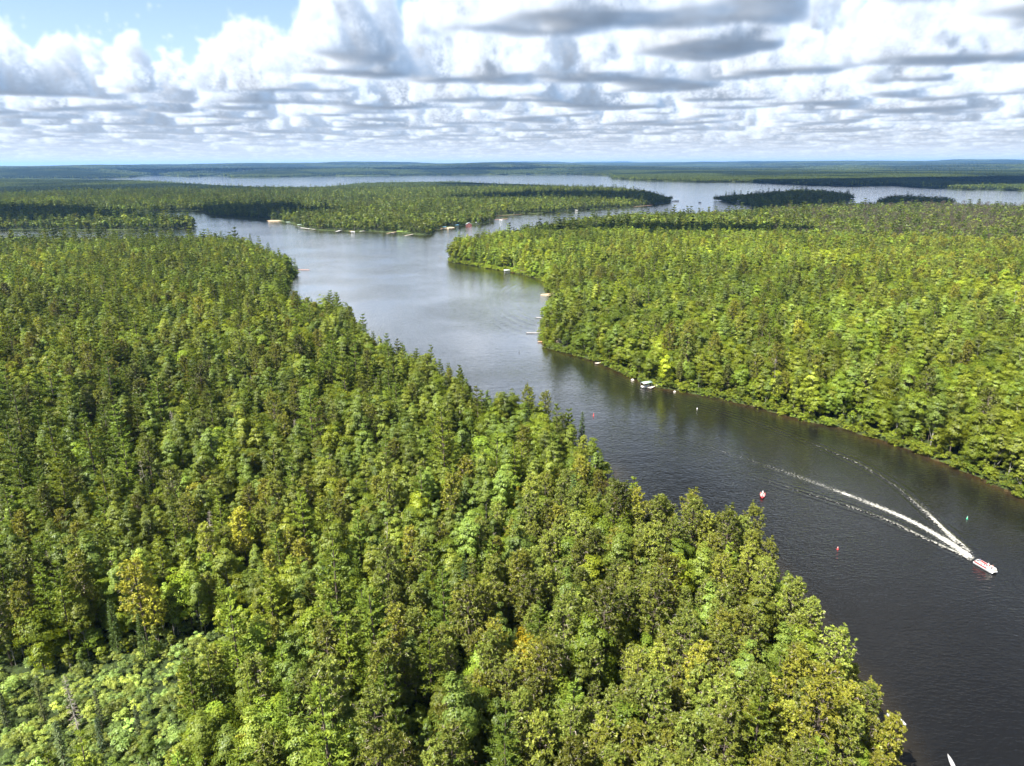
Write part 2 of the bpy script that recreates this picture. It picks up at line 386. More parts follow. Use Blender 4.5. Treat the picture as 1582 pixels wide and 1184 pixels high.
# ground: a polar sheet, fine near the camera and coarse far away
def polar(rmin, rmax, nr, fine, nfine):
    rr = np.geomspace(rmin, rmax, nr); th = np.concatenate([np.linspace(-math.pi, -fine, 40)[:-1], np.linspace(-fine, fine, nfine), np.linspace(fine, math.pi, 40)[1:-1]])
    Rr, Th = np.meshgrid(rr, th, indexing='ij'); pts = np.stack([Rr*np.sin(Th), Rr*np.cos(Th)], -1).reshape(-1, 2)
    nt = len(th); i, j = np.meshgrid(np.arange(nr-1), np.arange(nt), indexing='ij'); j2 = (j+1) % nt
    f = np.stack([i*nt+j, i*nt+j2, (i+1)*nt+j2, (i+1)*nt+j], -1).reshape(-1, 4)[:, ::-1]
    return pts, f
gp, gf = polar(20, 48000, 330, R(44), 430)
gsd, gwho = shore(gp); gz = height(gp, gsd)

def ground_material():
    m = bpy.data.materials.new('forest_floor'); m.use_nodes = True; nt = m.node_tree; N = nt.nodes.new; L = nt.links.new; b = nt.nodes['Principled BSDF']
    b.inputs['Roughness'].default_value = .95; b.inputs['Specular IOR Level'].default_value = .1
    ge = N('ShaderNodeNewGeometry')
    def noise(s, d):
        n = N('ShaderNodeTexNoise'); n.inputs['Scale'].default_value = s; n.inputs['Detail'].default_value = d; L(ge.outputs['Position'], n.inputs['Vector']); return n.outputs['Fac']
    r1 = N('ShaderNodeValToRGB'); L(noise(.35, 6), r1.inputs[0]); e = r1.color_ramp.elements
    e[0].position = .35; e[0].color = (.030, .038, .014, 1); e[1].position = .68; e[1].color = (.062, .085, .024, 1)
    r2 = N('ShaderNodeValToRGB'); L(noise(.0022, 5), r2.inputs[0]); e = r2.color_ramp.elements
    e[0].position = .42; e[0].color = (.55, .62, .62, 1); e[1].position = .60; e[1].color = (1.15, 1.1, 1, 1)
    mx = N('ShaderNodeVectorMath'); mx.operation = 'MULTIPLY'; L(r1.outputs[0], mx.inputs[0]); L(r2.outputs[0], mx.inputs[1])
    L(mx.outputs[0], b.inputs['Base Color'])
    bp = N('ShaderNodeBump'); bp.inputs['Strength'].default_value = 1; bp.inputs['Distance'].default_value = .6; L(noise(.8, 5), bp.inputs['Height']); L(bp.outputs[0], b.inputs['Normal'])
    return m
g_me = np_mesh('ground', np.column_stack([gp, gz]), [gf], [ground_material()], smooth=True)
tag(link(bpy.data.objects.new('ground', g_me)), kind='structure')

# ------------------------------------------------------------------ water
def water_material(name, foam=False):
    m = bpy.data.materials.new(name); m.use_nodes = True; nt = m.node_tree; N = nt.nodes.new; L = nt.links.new
    nt.nodes.remove(nt.nodes['Principled BSDF']); out = nt.nodes['Material Output']; df = N('ShaderNodeBsdfDiffuse'); gl = N('ShaderNodeBsdfGlossy'); gl.inputs['Roughness'].default_value = .05; gl.inputs['Color'].default_value = (1, .985, .965, 1)
    lw = N('ShaderNodeLayerWeight'); lw.inputs['Blend'].default_value = .5; fr = N('ShaderNodeValToRGB'); L(lw.outputs['Facing'], fr.inputs[0])   # reflectance against angle
    for i, (q, w) in enumerate(((0, .012), (.43, .021), (.546, .058), (.65, .22), (.72, .50), (.80, .74), (.9, .88), (1, .97))):
        e = fr.color_ramp.elements[i] if i < 1 else fr.color_ramp.elements[-1] if i == 7 else fr.color_ramp.elements.new(q); e.position = q; e.color = (w, w, w, 1)
    ma = N('ShaderNodeRGBToBW'); L(fr.outputs[0], ma.inputs[0])
    mxs = N('ShaderNodeMixShader'); L(ma.outputs[0], mxs.inputs[0]); L(df.outputs[0], mxs.inputs[1]); L(gl.outputs[0], mxs.inputs[2]); L(mxs.outputs[0], out.inputs[0])
    ge = N('ShaderNodeNewGeometry')
    at = N('ShaderNodeAttribute'); at.attribute_name = 'shallow'
    cr = N('ShaderNodeValToRGB'); L(at.outputs['Fac'], cr.inputs[0]); e = cr.color_ramp.elements
    e[0].position = 0; e[0].color = (.0055, .0055, .0055, 1); e[1].position = 1; e[1].color = (.034, .021, .008, 1)
    k = cr.color_ramp.elements.new(.45); k.color = (.012, .010, .007, 1)
    def noise(s, d, sx=1.0, rot=0.0):
        mp = N('ShaderNodeMapping'); mp.inputs['Scale'].default_value = (s*sx, s, s); mp.inputs['Rotation'].default_value = (0, 0, rot); L(ge.outputs['Position'], mp.inputs['Vector'])
        n = N('ShaderNodeTexNoise'); n.inputs['Scale'].default_value = 1; n.inputs['Detail'].default_value = d; L(mp.outputs[0], n.inputs['Vector']); return n.outputs['Fac']
    fine = noise(1.25, 3, .45, .35); mid = noise(.22, 2, .6, -.3); gust = noise(.012, 3)
    gm = N('ShaderNodeMapRange'); L(gust, gm.inputs[0]); gm.inputs[1].default_value = .38; gm.inputs[2].default_value = .62; gm.inputs[3].default_value = .45; gm.inputs[4].default_value = 1.0
    b1 = N('ShaderNodeBump'); b1.inputs['Distance'].default_value = .22; L(fine, b1.inputs['Height']); L(gm.outputs[0], b1.inputs['Strength'])
    b2 = N('ShaderNodeBump'); b2.inputs['Distance'].default_value = .16; b2.inputs['Strength'].default_value = .7; L(mid, b2.inputs['Height']); L(b1.outputs[0], b2.inputs['Normal'])
    [L(b2.outputs[0], q.inputs['Normal']) for q in (gl, lw)]
    if foam:
        fa = N('ShaderNodeAttribute'); fa.attribute_name = 'foam'
        fn = noise(1.6, 5); fm = N('ShaderNodeMath'); fm.operation = 'MULTIPLY_ADD'; L(fn, fm.inputs[0]); fm.inputs[1].default_value = 1.5; fm.inputs[2].default_value = -1.02
        f2 = N('ShaderNodeMath'); f2.operation = 'MULTIPLY_ADD'; L(fa.outputs['Fac'], f2.inputs[0]); f2.inputs[1].default_value = 1.45; L(fm.outputs[0], f2.inputs[2]); f2.use_clamp = True
        mx = N('ShaderNodeMix'); mx.data_type = 'RGBA'; L(f2.outputs[0], mx.inputs[0]); L(cr.outputs[0], mx.inputs[6]); mx.inputs[7].default_value = (.72, .70, .62, 1)
        L(mx.outputs[2], df.inputs['Color'])
        iv = N('ShaderNodeMath'); iv.operation = 'SUBTRACT'; iv.inputs[0].default_value = 1; L(f2.outputs[0], iv.inputs[1]); m3 = N('ShaderNodeMath'); m3.operation = 'MULTIPLY'; L(ma.outputs[0], m3.inputs[0]); L(iv.outputs[0], m3.inputs[1]); L(m3.outputs[0], mxs.inputs[0])
    else: L(cr.outputs[0], df.inputs['Color'])
    return m
def set_attr(me, name, vals):
    a = me.attributes.new(name, 'FLOAT', 'POINT'); a.data.foreach_set('value', np.asarray(vals, np.float32))
def shallow_of(sd): return np.clip(1+sd/12.0, 0, 1)**1.4
WATER = water_material('lake_water'); WAKE = water_material('wake_water', True)
wp, wf = polar(20, 48000, 190, R(44), 260)
wsd, _ = shore(wp)
w_me = np_mesh('lake', np.column_stack([wp, np.zeros(len(wp))]), [wf], [WATER], smooth=True)
set_attr(w_me, 'shallow', shallow_of(wsd)); tag(link(bpy.data.objects.new('lake', w_me)), kind='structure')

def poly_frame(pts, line):
    """arc length along a polyline and signed distance from it"""
    bd = np.full(len(pts), 1e9); bs = np.zeros(len(pts)); sg = np.zeros(len(pts)); acc = 0
    for i in range(len(line)-1):
        a, b = line[i], line[i+1]; ab = b-a; ln = np.linalg.norm(ab); t = np.clip(((pts-a) @ ab)/ln**2, 0, 1)
        q = a+t[:, None]*ab; d = np.linalg.norm(pts-q, axis=1); m = d < bd
        bd[m] = d[m]; bs[m] = acc+t[m]*ln; cr = ab[0]*(pts[:, 1]-a[1])-ab[1]*(pts[:, 0]-a[0]); sg[m] = np.sign(cr[m]); acc += ln
    return bs, bd*sg, acc
def smooth_line(px):
    p = np.array([P(a, b)[:2] for a, b in px]); t = np.concatenate([[0], np.cumsum(np.linalg.norm(np.diff(p, axis=0), axis=1))])
    tt = np.linspace(0, t[-1], 60); q = np.stack([np.interp(tt, t, p[:, 0]), np.interp(tt, t, p[:, 1])], 1)
    for _ in range(12): q[1:-1] = (q[:-2]+2*q[1:-1]+q[2:])/4
    return q
TRACK = smooth_line([(1523, 876), (1500, 861), (1440, 821), (1400, 800), (1350, 780), (1290, 757), (1243, 740), (1180, 718), (1100, 693), (1010, 665), (930, 640)])
FARARM = smooth_line([(1506, 858), (1480, 838), (1430, 793), (1390, 752), (1340, 722), (1250, 682), (1150, 646), (1080, 625), (1000, 604), (930, 577), (880, 556)])
NEARARM = smooth_line([(1512, 872), (1470, 850), (1430, 833), (1380, 807), (1320, 785), (1250, 763), (1180, 742), (1110, 722)])
OUTARM = smooth_line([(1480, 842), (1460, 822), (1425, 780), (1405, 760)])
def patch(name, x0, x1, y0, y1, st, fn, matr, eps=0.002):
    nx, ny = int((x1-x0)/st), int((y1-y0)/st)
    X, Y = np.meshgrid(np.linspace(x0, x1, nx), np.linspace(y0, y1, ny)); pts = np.stack([X.ravel(), Y.ravel()], 1)
    h, foam = fn(pts); i, j = np.meshgrid(np.arange(ny-1), np.arange(nx-1), indexing='ij')
    f = np.stack([i*nx+j, i*nx+j+1, (i+1)*nx+j+1, (i+1)*nx+j], -1).reshape(-1, 4)
    keep = (np.abs(h) > eps) | (foam > .01); kf = keep[f].any(1); f = f[kf]
    used = np.unique(f); mp = np.full(len(pts), -1); mp[used] = np.arange(len(used)); pts = pts[used]; h = h[used]; foam = foam[used]
    sd, _ = shore(pts)
    me = np_mesh(name, np.column_stack([pts, 0.004 + h]), [mp[f]], [matr], smooth=True)
    set_attr(me, 'shallow', shallow_of(sd)); set_attr(me, 'foam', foam)
    return tag(link(bpy.data.objects.new(name, me)), kind='structure')
def wake_fn(pts):
    h = np.zeros(len(pts)); foam = np.zeros(len(pts))
    s, d, tot = poly_frame(pts, TRACK)
    edge = np.clip((tot-s)/40, 0, 1)
    br = fbm(s/6.0+pts[:, 0]/9, pts[:, 1]/5.0, 3)
    core = .72*np.exp(-(d/(0.8+.014*s))**2)+.20*np.exp(-(d/(1.8+.04*s))**2)
    foam += core*np.clip(1.0*np.exp(-np.maximum(s-8, 0)/42), 0, 1)*np.clip((s-4)/3, 0, 1)*(0.6+.7*br)
    foam += np.exp(-(d/.4)**2)*np.clip((br-.60)*5, 0, 1)*np.clip((s-40)/10, 0, 1)*np.clip((130-s)/30, 0, 1)*.35
    w = 1.4+.05*s
    h += .06*np.exp(-s/60)*(1+np.cos(2*math.pi*d/1.6))*np.exp(-(d/w)**2)*np.clip((s-5)/4, 0, 1)
    h += .03*(1+np.cos(2*math.pi*d/2.2))*np.exp(-(d/4.5)**2)*edge*np.clip((s-60)/25, 0, 1)
    for line, a0, wd, lam, fo in ((FARARM, .17, 2.6, 2.9, .42), (NEARARM, .16, 2.4, 2.7, .42), (OUTARM, .09, 1.6, 1.9, .36)):
        s2, d2, t2 = poly_frame(pts, line); e2 = np.clip((t2-s2)/45, 0, 1)*np.clip(s2/4, 0, 1)
        ww = wd+.024*s2; b2 = .55+.9*fbm(pts[:, 0]/14+3, pts[:, 1]/14+7, 3)
        h += a0*np.exp(-s2/200)*(1+np.cos(2*math.pi*d2/lam))*np.exp(-(d2/ww)**2)*e2*b2
        foam += fo*(.75*np.exp(-(d2/(.5+.012*s2))**2)+.30*np.exp(-(d2/(1.4+.045*s2))**2))*np.exp(-s2/60)*e2*b2
    return h, np.clip(foam, 0, 1)
wk = patch('boat_wake', -43, 194, 175, 475, .55, wake_fn, WAKE)
RC = P(862, 462)[:2]
def ring_fn(pts):
    e = (pts-RC)/np.array([66.0, 161.0]); rho = np.hypot(e[:, 0], e[:, 1]); ang = np.arctan2(e[:, 1], -e[:, 0])
    env = np.exp(-((rho-.72)/.27)**2)*np.exp(-(np.clip(np.abs(ang+.25)-.75, 0, 9)/.35)**2)*np.clip((-e[:, 0]+.05)*6, 0, 1)
    h = .17*(1+np.cos(2*math.pi*rho*10.5+2.2*fbm(pts[:, 0]/40, pts[:, 1]/60, 2)))*env*np.clip(1.6*fbm(pts[:, 0]/26+8, pts[:, 1]/36, 2)-.2, 0, 1); sd, _ = shore(pts)
    return h*np.clip(-sd/6, 0, 1), np.zeros(len(pts))
patch('old_wake_ripples', RC[0]-75, RC[0]+9, RC[1]-180, RC[1]+180, .9, ring_fn, WATER)
print('land+water', round(time.time()-T_START, 1))

# ------------------------------------------------------------------ tree shapes
class Tree:
    """trunk mesh data + crown triangles (leaf / twig) of one tree shape"""
    def __init__(s, seed): s.g = np.random.default_rng(seed); s.tv = []; s.tf = []; s.lv = []; s.lm = []
    def stem(s, pts, rad, n=6):
        v, f = tube(pts, rad, n); b = len(s.tv); s.tv += [tuple(q) for q in v]; s.tf += [tuple(b+i for i in q) for q in f]
    def tris(s, c, nrm, size, m=0, asp=.75, bend=.0):
        """one leaf-sized triangle at each c, facing nrm"""
        g = s.g; n = len(c); nrm = nrm/(np.linalg.norm(nrm, axis=1, keepdims=True)+1e-9)
        r = g.standard_normal((n, 3)); u = np.cross(nrm, r); u /= np.linalg.norm(u, axis=1, keepdims=True)+1e-9; w = np.cross(nrm, u)
        sz = np.broadcast_to(size, (n,))[:, None]*g.uniform(.75, 1.25, (n, 1))
        t = np.stack([c+u*sz*.62, c-u*sz*.38+w*sz*.5*asp, c-u*sz*.38-w*sz*.5*asp], 1)
        s.lv.append(t.reshape(-1, 3)); s.lm.append(np.full(n, m))
    def spikes(s, c, dirs, ln, wd, m=0):
        """narrow triangles from c along dirs"""
        g = s.g; n = len(c); d = dirs/(np.linalg.norm(dirs, axis=1, keepdims=True)+1e-9); r = g.standard_normal((n, 3)); u = np.cross(d, r); u /= np.linalg.norm(u, axis=1, keepdims=True)+1e-9
        ln = np.broadcast_to(ln, (n,))[:, None]*g.uniform(.7, 1.3, (n, 1)); w = np.broadcast_to(wd, (n,))[:, None]
        s.lv.append(np.stack([c+u*w*.5, c-u*w*.5, c+d*ln], 1).reshape(-1, 3)); s.lm.append(np.full(n, m))
    def meshes(s, name, bark, mats):
        t = np_mesh(name+'_trunk', s.tv, [np.array(s.tf)], [bark], smooth=True)
        lv = np.concatenate(s.lv); lf = np.arange(len(lv)).reshape(-1, 3)
        c = np_mesh(name+'_crown', lv, [lf], mats, np.concatenate(s.lm))
        return t, c
    def whole(s, name, bark, mats):
        lv = np.concatenate(s.lv); lf = np.arange(len(lv)).reshape(-1, 3)+len(s.tv)
        return np_mesh(name, np.concatenate([np.array(s.tv), lv]), [np.array(s.tf), lf], mats+[bark],
                       np.concatenate([np.full(len(s.tf), len(mats)), np.concatenate(s.lm)]))
def unit(g, n):
    v = g.standard_normal((n, 3)); return v/np.linalg.norm(v, axis=1, keepdims=True)

def broadleaf(seed, H, Rr, hb, nc, lpc, ls, narrow=1.0, top=0.0):
    T = Tree(seed); g = T.g; lean = g.normal(0, .35, 2)
    T.stem([(0, 0, -.6), (lean[0]*.3, lean[1]*.3, H*.35), (lean[0], lean[1], H*.8)], [.010*H, .008*H, .003*H], 6)
    zc, hz = (hb+1)/2*H, (1-hb)/2*H
    lob = unit(g, 5); lw = g.uniform(.05, .30, 5)
    d = unit(g, nc); d[:, 2] = np.where(d[:, 2] < -.8, -d[:, 2]*.7, d[:, 2]); rr = g.random(nc)**.42
    rad = rr*(0.82+(np.clip(d @ lob.T, 0, 1)**3) @ lw)
    taper = 1 - top*np.clip(d[:, 2]*rr, 0, 1)
    C = np.stack([d[:, 0]*Rr*rad*taper, d[:, 1]*Rr*rad*taper, zc+d[:, 2]*hz*rad*.95], 1); C[:, :2] += lean
    cr = Rr*g.uniform(.20, .36, nc)*narrow
    for i in range(0, nc, max(nc//7, 1)):
        b = np.array([lean[0]*.5, lean[1]*.5, max(C[i, 2]-H*.22, H*hb*.7)]); T.stem([b, (b+C[i])/2+(0, 0, -.2), C[i]], [.006*H, .004*H, .0015*H], 4)
    k = np.repeat(np.arange(nc), lpc); dd = unit(g, len(k)); dd[:, 2] = np.abs(dd[:, 2])*.9 - .25*g.random(len(k)); dd /= np.linalg.norm(dd, axis=1, keepdims=True)
    p = C[k]+dd*(cr[k]*g.uniform(.55, 1.08, len(k)))[:, None]*np.array([1, 1, .78])
    out = d[k]*(.35+.8*rr[k])[:, None]
    T.tris(p, dd*.62+out+unit(g, len(k))*.42+np.array([0, 0, .15]), ls, 0, .85)
    return T
def white_pine(seed, H, Rr, nl=12, per=6, npt=52, ls=.54):
    T = Tree(seed); g = T.g; lean = g.normal(0, .3, 2)
    T.stem([(0, 0, -.6), (lean[0]*.4, lean[1]*.4, H*.5), (lean[0], lean[1], H)], [.010*H, .007*H, .002*H], 6)
    for i in range(nl):
        f = i/(nl-1); z = H*(.14+.84*f); L = Rr*(1.0-.86*f**1.35)*(.72+.28*math.sin(min(f*5+.55, 1.57)))
        a0 = g.random()*6.28
        for k in range(per if f < .85 else 4):
            a = a0+6.283*k/per+g.normal(0, .25); l = L*g.uniform(.65, 1.2)
            if g.random() < .08: continue
            b = np.array([lean[0]*z/H, lean[1]*z/H, z]); up = l*(.10+.55*f)*g.uniform(.5, 1.3)
            e = b+np.array([math.cos(a)*l, math.sin(a)*l, up]); mid = (b+e)/2-np.array([0, 0, .06*l])
            T.stem([b, mid, e], [.022+.004*l, .015+.002*l, .01], 3)
            n = max(int(npt*(.35+.65*l/Rr)), 8); t = g.uniform(.10, 1.05, n)**.75
            q = b+(e-b)*t[:, None]; w = (.16+.26*np.sin(np.clip(t, 0, 1)*2.6))*l*.55
            side = np.array([-math.sin(a), math.cos(a), 0]); o = g.uniform(-1, 1, n)
            q = q+side*(o*w)[:, None]+np.column_stack([np.zeros(n), np.zeros(n), .10*l*t*t+g.uniform(-.05, .22, n)-.05*np.abs(o)])
            dr = np.array([math.cos(a), math.sin(a), .55])+side*o[:, None]*.9+unit(g, n)*.5
            T.spikes(q, dr, ls*1.25, ls*.5); h = n//2
            T.tris(q[:h]+g.normal(0, .12, (h, 3)), np.array([0, 0, 1.0])+unit(g, h)*.8+np.array([math.cos(a), math.sin(a), 0])*.4, ls*.9, 0, .6)
    return T
def spruce(seed, H, Rr, nl=22, per=7, npt=10, ls=.42, mess=.15):
    T = Tree(seed); g = T.g
    T.stem([(0, 0, -.6), (0, 0, H*.5), (0, 0, H)], [.013*H, .008*H, .0015*H], 5)
    for i in range(nl):
        f = i/(nl-1); z = H*(.07+.91*f); L = Rr*(1-f)**.82+.10
        a0 = g.random()*6.28
        m = per if f < .8 else max(per-2, 4)
        for k in range(m):
            a = a0+6.283*k/m+g.normal(0, .2); l = L*g.uniform(1-mess*2, 1+mess)
            e = np.array([math.cos(a)*l, math.sin(a)*l, z-l*.28*(1-f)+l*.15*f]); b = np.array([0, 0, z])
            t = g.uniform(.25, 1.0, npt); q = b+(e-b)*t[:, None]; side = np.array([-math.sin(a), math.cos(a), 0]); o = g.uniform(-1, 1, npt)
            q = q+side*(o*.30*l*t)[:, None]+np.array([0, 0, 1])*g.uniform(-.10, .05, npt)[:, None]
            T.spikes(q, np.array([math.cos(a), math.sin(a), -.15])+side*o[:, None]*.7+unit(g, npt)*.35, ls*1.2, ls*.55)
    n = 14; T.spikes(np.column_stack([np.zeros((n, 2)), g.uniform(H*.93, H, n)]), unit(g, n)*.4+np.array([0, 0, 1]), .5, .12)
    return T
def red_pine(seed, H, Rr, nb=52, tufts=8, ls=.42, twig=10, npt=9):
    T = Tree(seed); g = T.g; lean = g.normal(0, .4, 2)
    T.stem([(0, 0, -.6), (lean[0]*.4, lean[1]*.4, H*.5), (lean[0], lean[1], H*.93)], [.010*H, .008*H, .003*H], 6)
    hb = g.uniform(.30, .42)
    for i in range(nb):
        f = (i+.5)/nb; z = H*(hb+(1-hb)*f*.92); a = i*2.399+g.normal(0, .3)
        L = Rr*math.sqrt(max(1-(f*1.02-.28)**2/.62, .05))*g.uniform(.6, 1.1)*(1 if f < .75 else .9)
        b = np.array([lean[0]*z/H, lean[1]*z/H, z-L*.25]); e = np.array([lean[0]*z/H+math.cos(a)*L, lean[1]*z/H+math.sin(a)*L, z+L*(.12+.5*f)])
        T.stem([b, (b+e)/2-np.array([0, 0, .08*L]), e], [.05, .035, .015], 3)
        n = twig; t = g.uniform(.3, 1, n); T.spikes(b+(e-b)*t[:, None], unit(g, n)+np.array([math.cos(a), math.sin(a), .4])*.7, .75, .07, 1)
        C = b+(e-b)*g.uniform(.55, 1.08, tufts)[:, None]+g.normal(0, .30, (tufts, 3)); C[:, 2] += .1
        k = np.repeat(np.arange(tufts), npt); dd = unit(g, len(k)); dd[:, 2] = dd[:, 2]*.7+.35; dd += np.array([math.cos(a), math.sin(a), 0])*.3
        T.spikes(C[k]+dd*.05, dd, ls, .21 if npt > 7 else .32)
        n = tufts*2; kk = np.arange(n) % tufts; T.tris(C[kk]+g.normal(0, .16, (n, 3)), unit(g, n)*.8+np.array([math.cos(a)*.4, math.sin(a)*.4, .8]), .50 if npt > 7 else .85, 0, .7)
    return T
def snag(seed, H, nb=16, conifer=False):
    T = Tree(seed); g = T.g; lean = g.normal(0, .06*H, 2)
    T.stem([(0, 0, -.5), (lean[0]*.5, lean[1]*.5, H*.5), (lean[0], lean[1], H)], [.008*H, .005*H, .0015*H], 6)
    ends = []
    for i in range(nb):
        f = g.uniform(.35, .98) if not conifer else .12+.86*i/nb; z = H*f; a = i*2.4+g.normal(0, .3)
        L = H*(.20*(1.15-f))*g.uniform(.6, 1.2) if not conifer else (.10*H*(1-f)+.25)*g.uniform(.7, 1.2)
        b = np.array([lean[0]*f, lean[1]*f, z]); e = b+np.array([math.cos(a)*L, math.sin(a)*L, L*(.5 if not conifer else -.1)])
        T.stem([b, (b+e)/2+g.normal(0, .06*L, 3), e], [.035, .022, .01], 3); ends.append((b, e, L))
        n = 14 if conifer else 7; t = g.uniform(.3, 1, n); T.spikes(b+(e-b)*t[:, None], unit(g, n)+(e-b)/L*.8, .45 if conifer else .8, .05, 0)
    return T
def shrub(seed, H=2.4, n=560, ls=.25):
    T = Tree(seed); g = T.g; T.stem([(0, 0, -.3), (.05, 0, H*.5)], [.04, .02], 4)
    nc = 11; C = np.column_stack([g.normal(0, .62, (nc, 2)), g.uniform(.3, .85, nc)*H]); k = g.integers(0, nc, n); dd = unit(g, n); dd[:, 2] = np.abs(dd[:, 2])
    T.tris(C[k]+dd*np.array([.55, .55, .42])*g.uniform(.5, 1.1, (n, 1)), dd+unit(g, n)*.5+np.array([0, 0, .6]), ls, 0, .6); return T
def reed(seed):
    T = Tree(seed); g = T.g; T.stem([(0, 0, -.2), (0, 0, .3)], [.02, .01], 3)
    n = 26; b = np.column_stack([g.normal(0, .5, (n, 2)), np.full(n, -.1)]); T.spikes(b, unit(g, n)*.22+np.array([0, 0, 1]), 1.3, .06, 0); return T

# near shapes: three or four of each kind
SHAPES = {'aspen': [broadleaf(100+i, h, r, hb, 56, 92, .31, .95, .32) for i, (h, r, hb) in enumerate(((18, 3.0, .16), (16, 2.7, .12), (19.5, 3.3, .2), (14, 2.8, .1)))],
          'maple': [broadleaf(120+i, h, r, hb, 62, 88, .34, .95, .15) for i, (h, r, hb) in enumerate(((15, 4.1, .08), (13.5, 3.7, .05), (17, 4.6, .12), (11, 3.2, .03)))],
          'white_pine': [white_pine(140+i, h, r) for i, (h, r) in enumerate(((23, 4.3), (20, 3.7), (25.5, 4.6)))],
          'red_pine': [red_pine(160+i, h, r) for i, (h, r) in enumerate(((19, 2.9), (17, 2.6), (20.5, 3.2), (18, 2.4)))],
          'spruce': [spruce(180+i, h, r) for i, (h, r) in enumerate(((14, 1.9), (11, 1.5), (16.5, 1.8)))],
          'thin_spruce': [spruce(190+i, h, r, 20, 5, 8, .34, .3) for i, (h, r) in enumerate(((9, .65), (11, .8)))],
          'snag': [snag(200+i, h, 18) for i, h in enumerate((14, 11, 16))],
          'dead_spruce': [snag(210+i, h, 60, True) for i, h in enumerate((13, 15))],
          'shrub': [shrub(220+i, h) for i, h in enumerate((2.2, 2.8, 3.4))]}
# the same kinds with fewer, larger faces for the middle distance and the far forest
MID = {'aspen': [broadleaf(300+i, h, r, .1, 34, 30, .64, 1.0, .32) for i, (h, r) in enumerate(((17, 3.0), (15, 2.8), (19, 3.3)))],
       'maple': [broadleaf(310+i, h, r, .04, 38, 30, .68, 1.0, .15) for i, (h, r) in enumerate(((14.5, 4.1), (13, 3.7), (16, 4.6), (11, 3.2)))],
       'white_pine': [white_pine(320+i, h, r, 10, 6, 18, .85) for i, (h, r) in enumerate(((22, 4.1), (19, 3.6)))],
       'red_pine': [red_pine(330+i, h, r, 24, 4, .8, 5, 6) for i, (h, r) in enumerate(((18, 2.8), (16.5, 2.5)))],
       'spruce': [spruce(340+i, h, r, 13, 6, 5, .75) for i, (h, r) in enumerate(((13, 1.9), (15, 1.8)))],
       'snag': [snag(350, 13, 14)], 'dead_spruce': [snag(351, 13, 34, True)]}
LOW = {'aspen': [broadleaf(400+i, h, r, .05, 12, 9, 1.8, 1.2, .25) for i, (h, r) in enumerate(((16, 3.1), (14.5, 3.1)))],
       'maple': [broadleaf(410+i, h, r, .0, 13, 9, 1.95, 1.2) for i, (h, r) in enumerate(((14, 4.1), (12.5, 3.9), (15.5, 4.4)))],
       'white_pine': [white_pine(420, 20, 3.8, 6, 4, 4, 1.9)], 'red_pine': [red_pine(430, 17, 2.9, 9, 2, 1.7, 2, 3)],
       'spruce': [spruce(440, 14, 2.1, 7, 4, 3, 1.5)]}
BARKS = {'aspen': BIRCH, 'maple': BARK, 'white_pine': BARK, 'red_pine': BARK, 'spruce': BARK, 'thin_spruce': BARK, 'snag': SNAG, 'dead_spruce': SNAG, 'shrub': BARK}
LMAT = {'aspen': [LEAF], 'maple': [LEAF], 'shrub': [LEAF], 'white_pine': [NEEDLE], 'spruce': [NEEDLE], 'thin_spruce': [NEEDLE], 'red_pine': [NEEDLE, TWIG], 'snag': [TWIG], 'dead_spruce': [TWIG]}
NEARMESH = {k: [t.meshes(k, BARKS[k], LMAT[k]) for t in v] for k, v in SHAPES.items()}

def collect(table, tagname):
    """an unlinked collection of whole trees for the forest that reads as one mass"""
    col = bpy.data.collections.new(tagname); index = {}; n = 0
    for k, v in table.items():
        index[k] = []
        for t in v:
            o = bpy.data.objects.new('%s_%03d' % (tagname, n), t.whole('%s_%03d' % (tagname, n), BARKS.get(k, BARK), LMAT[k])); col.objects.link(o); index[k].append(n); n += 1
    return col, index
C_NEAR, IX_NEAR = collect(SHAPES, 'near_shape'); C_MID, IX_MID = collect(MID, 'mid_shape'); C_LOW, IX_LOW = collect(LOW, 'low_shape')
def grove(seed, size, n, ls, hh):
    T = Tree(seed); g = T.g; T.stem([(0, 0, -2), (0, 0, 1)], [.3, .2], 3)
    C = np.column_stack([g.uniform(-size/2, size/2, (n, 2)), g.uniform(.55, 1, n)*hh]); k = np.repeat(np.arange(n), 9); d = unit(g, len(k)); d[:, 2] = np.abs(d[:, 2])
    w = size/math.sqrt(n)*.62
    T.tris(C[k]+d*np.array([w, w, hh*.35])-np.array([0, 0, hh*.3]), d+np.array([0, 0, .5])+unit(g, len(k))*.3, ls, 0, .9)
    c2 = np.repeat(C, 4, 0); c2[:, 2] *= g.uniform(.1, .6, len(c2)); c2 += g.normal(0, w*.6, c2.shape)*np.array([1, 1, 0]); T.tris(c2, np.array([0, -1, .3])+unit(g, len(c2))*.6, ls*1.1, 0, .9)
    return T
LMAT.update({'grove': [LEAF], 'wide': [LEAF]})
C_GRV, IX_GRV = collect({'grove': [grove(500+i, 46, 46, 4.6, 15) for i in range(4)]}, 'grove_shape')
C_WID, IX_WID = collect({'wide': [grove(510+i, 170, 60, 17, 16) for i in range(3)]}, 'wide_shape')
print('shapes', round(time.time()-T_START, 1))

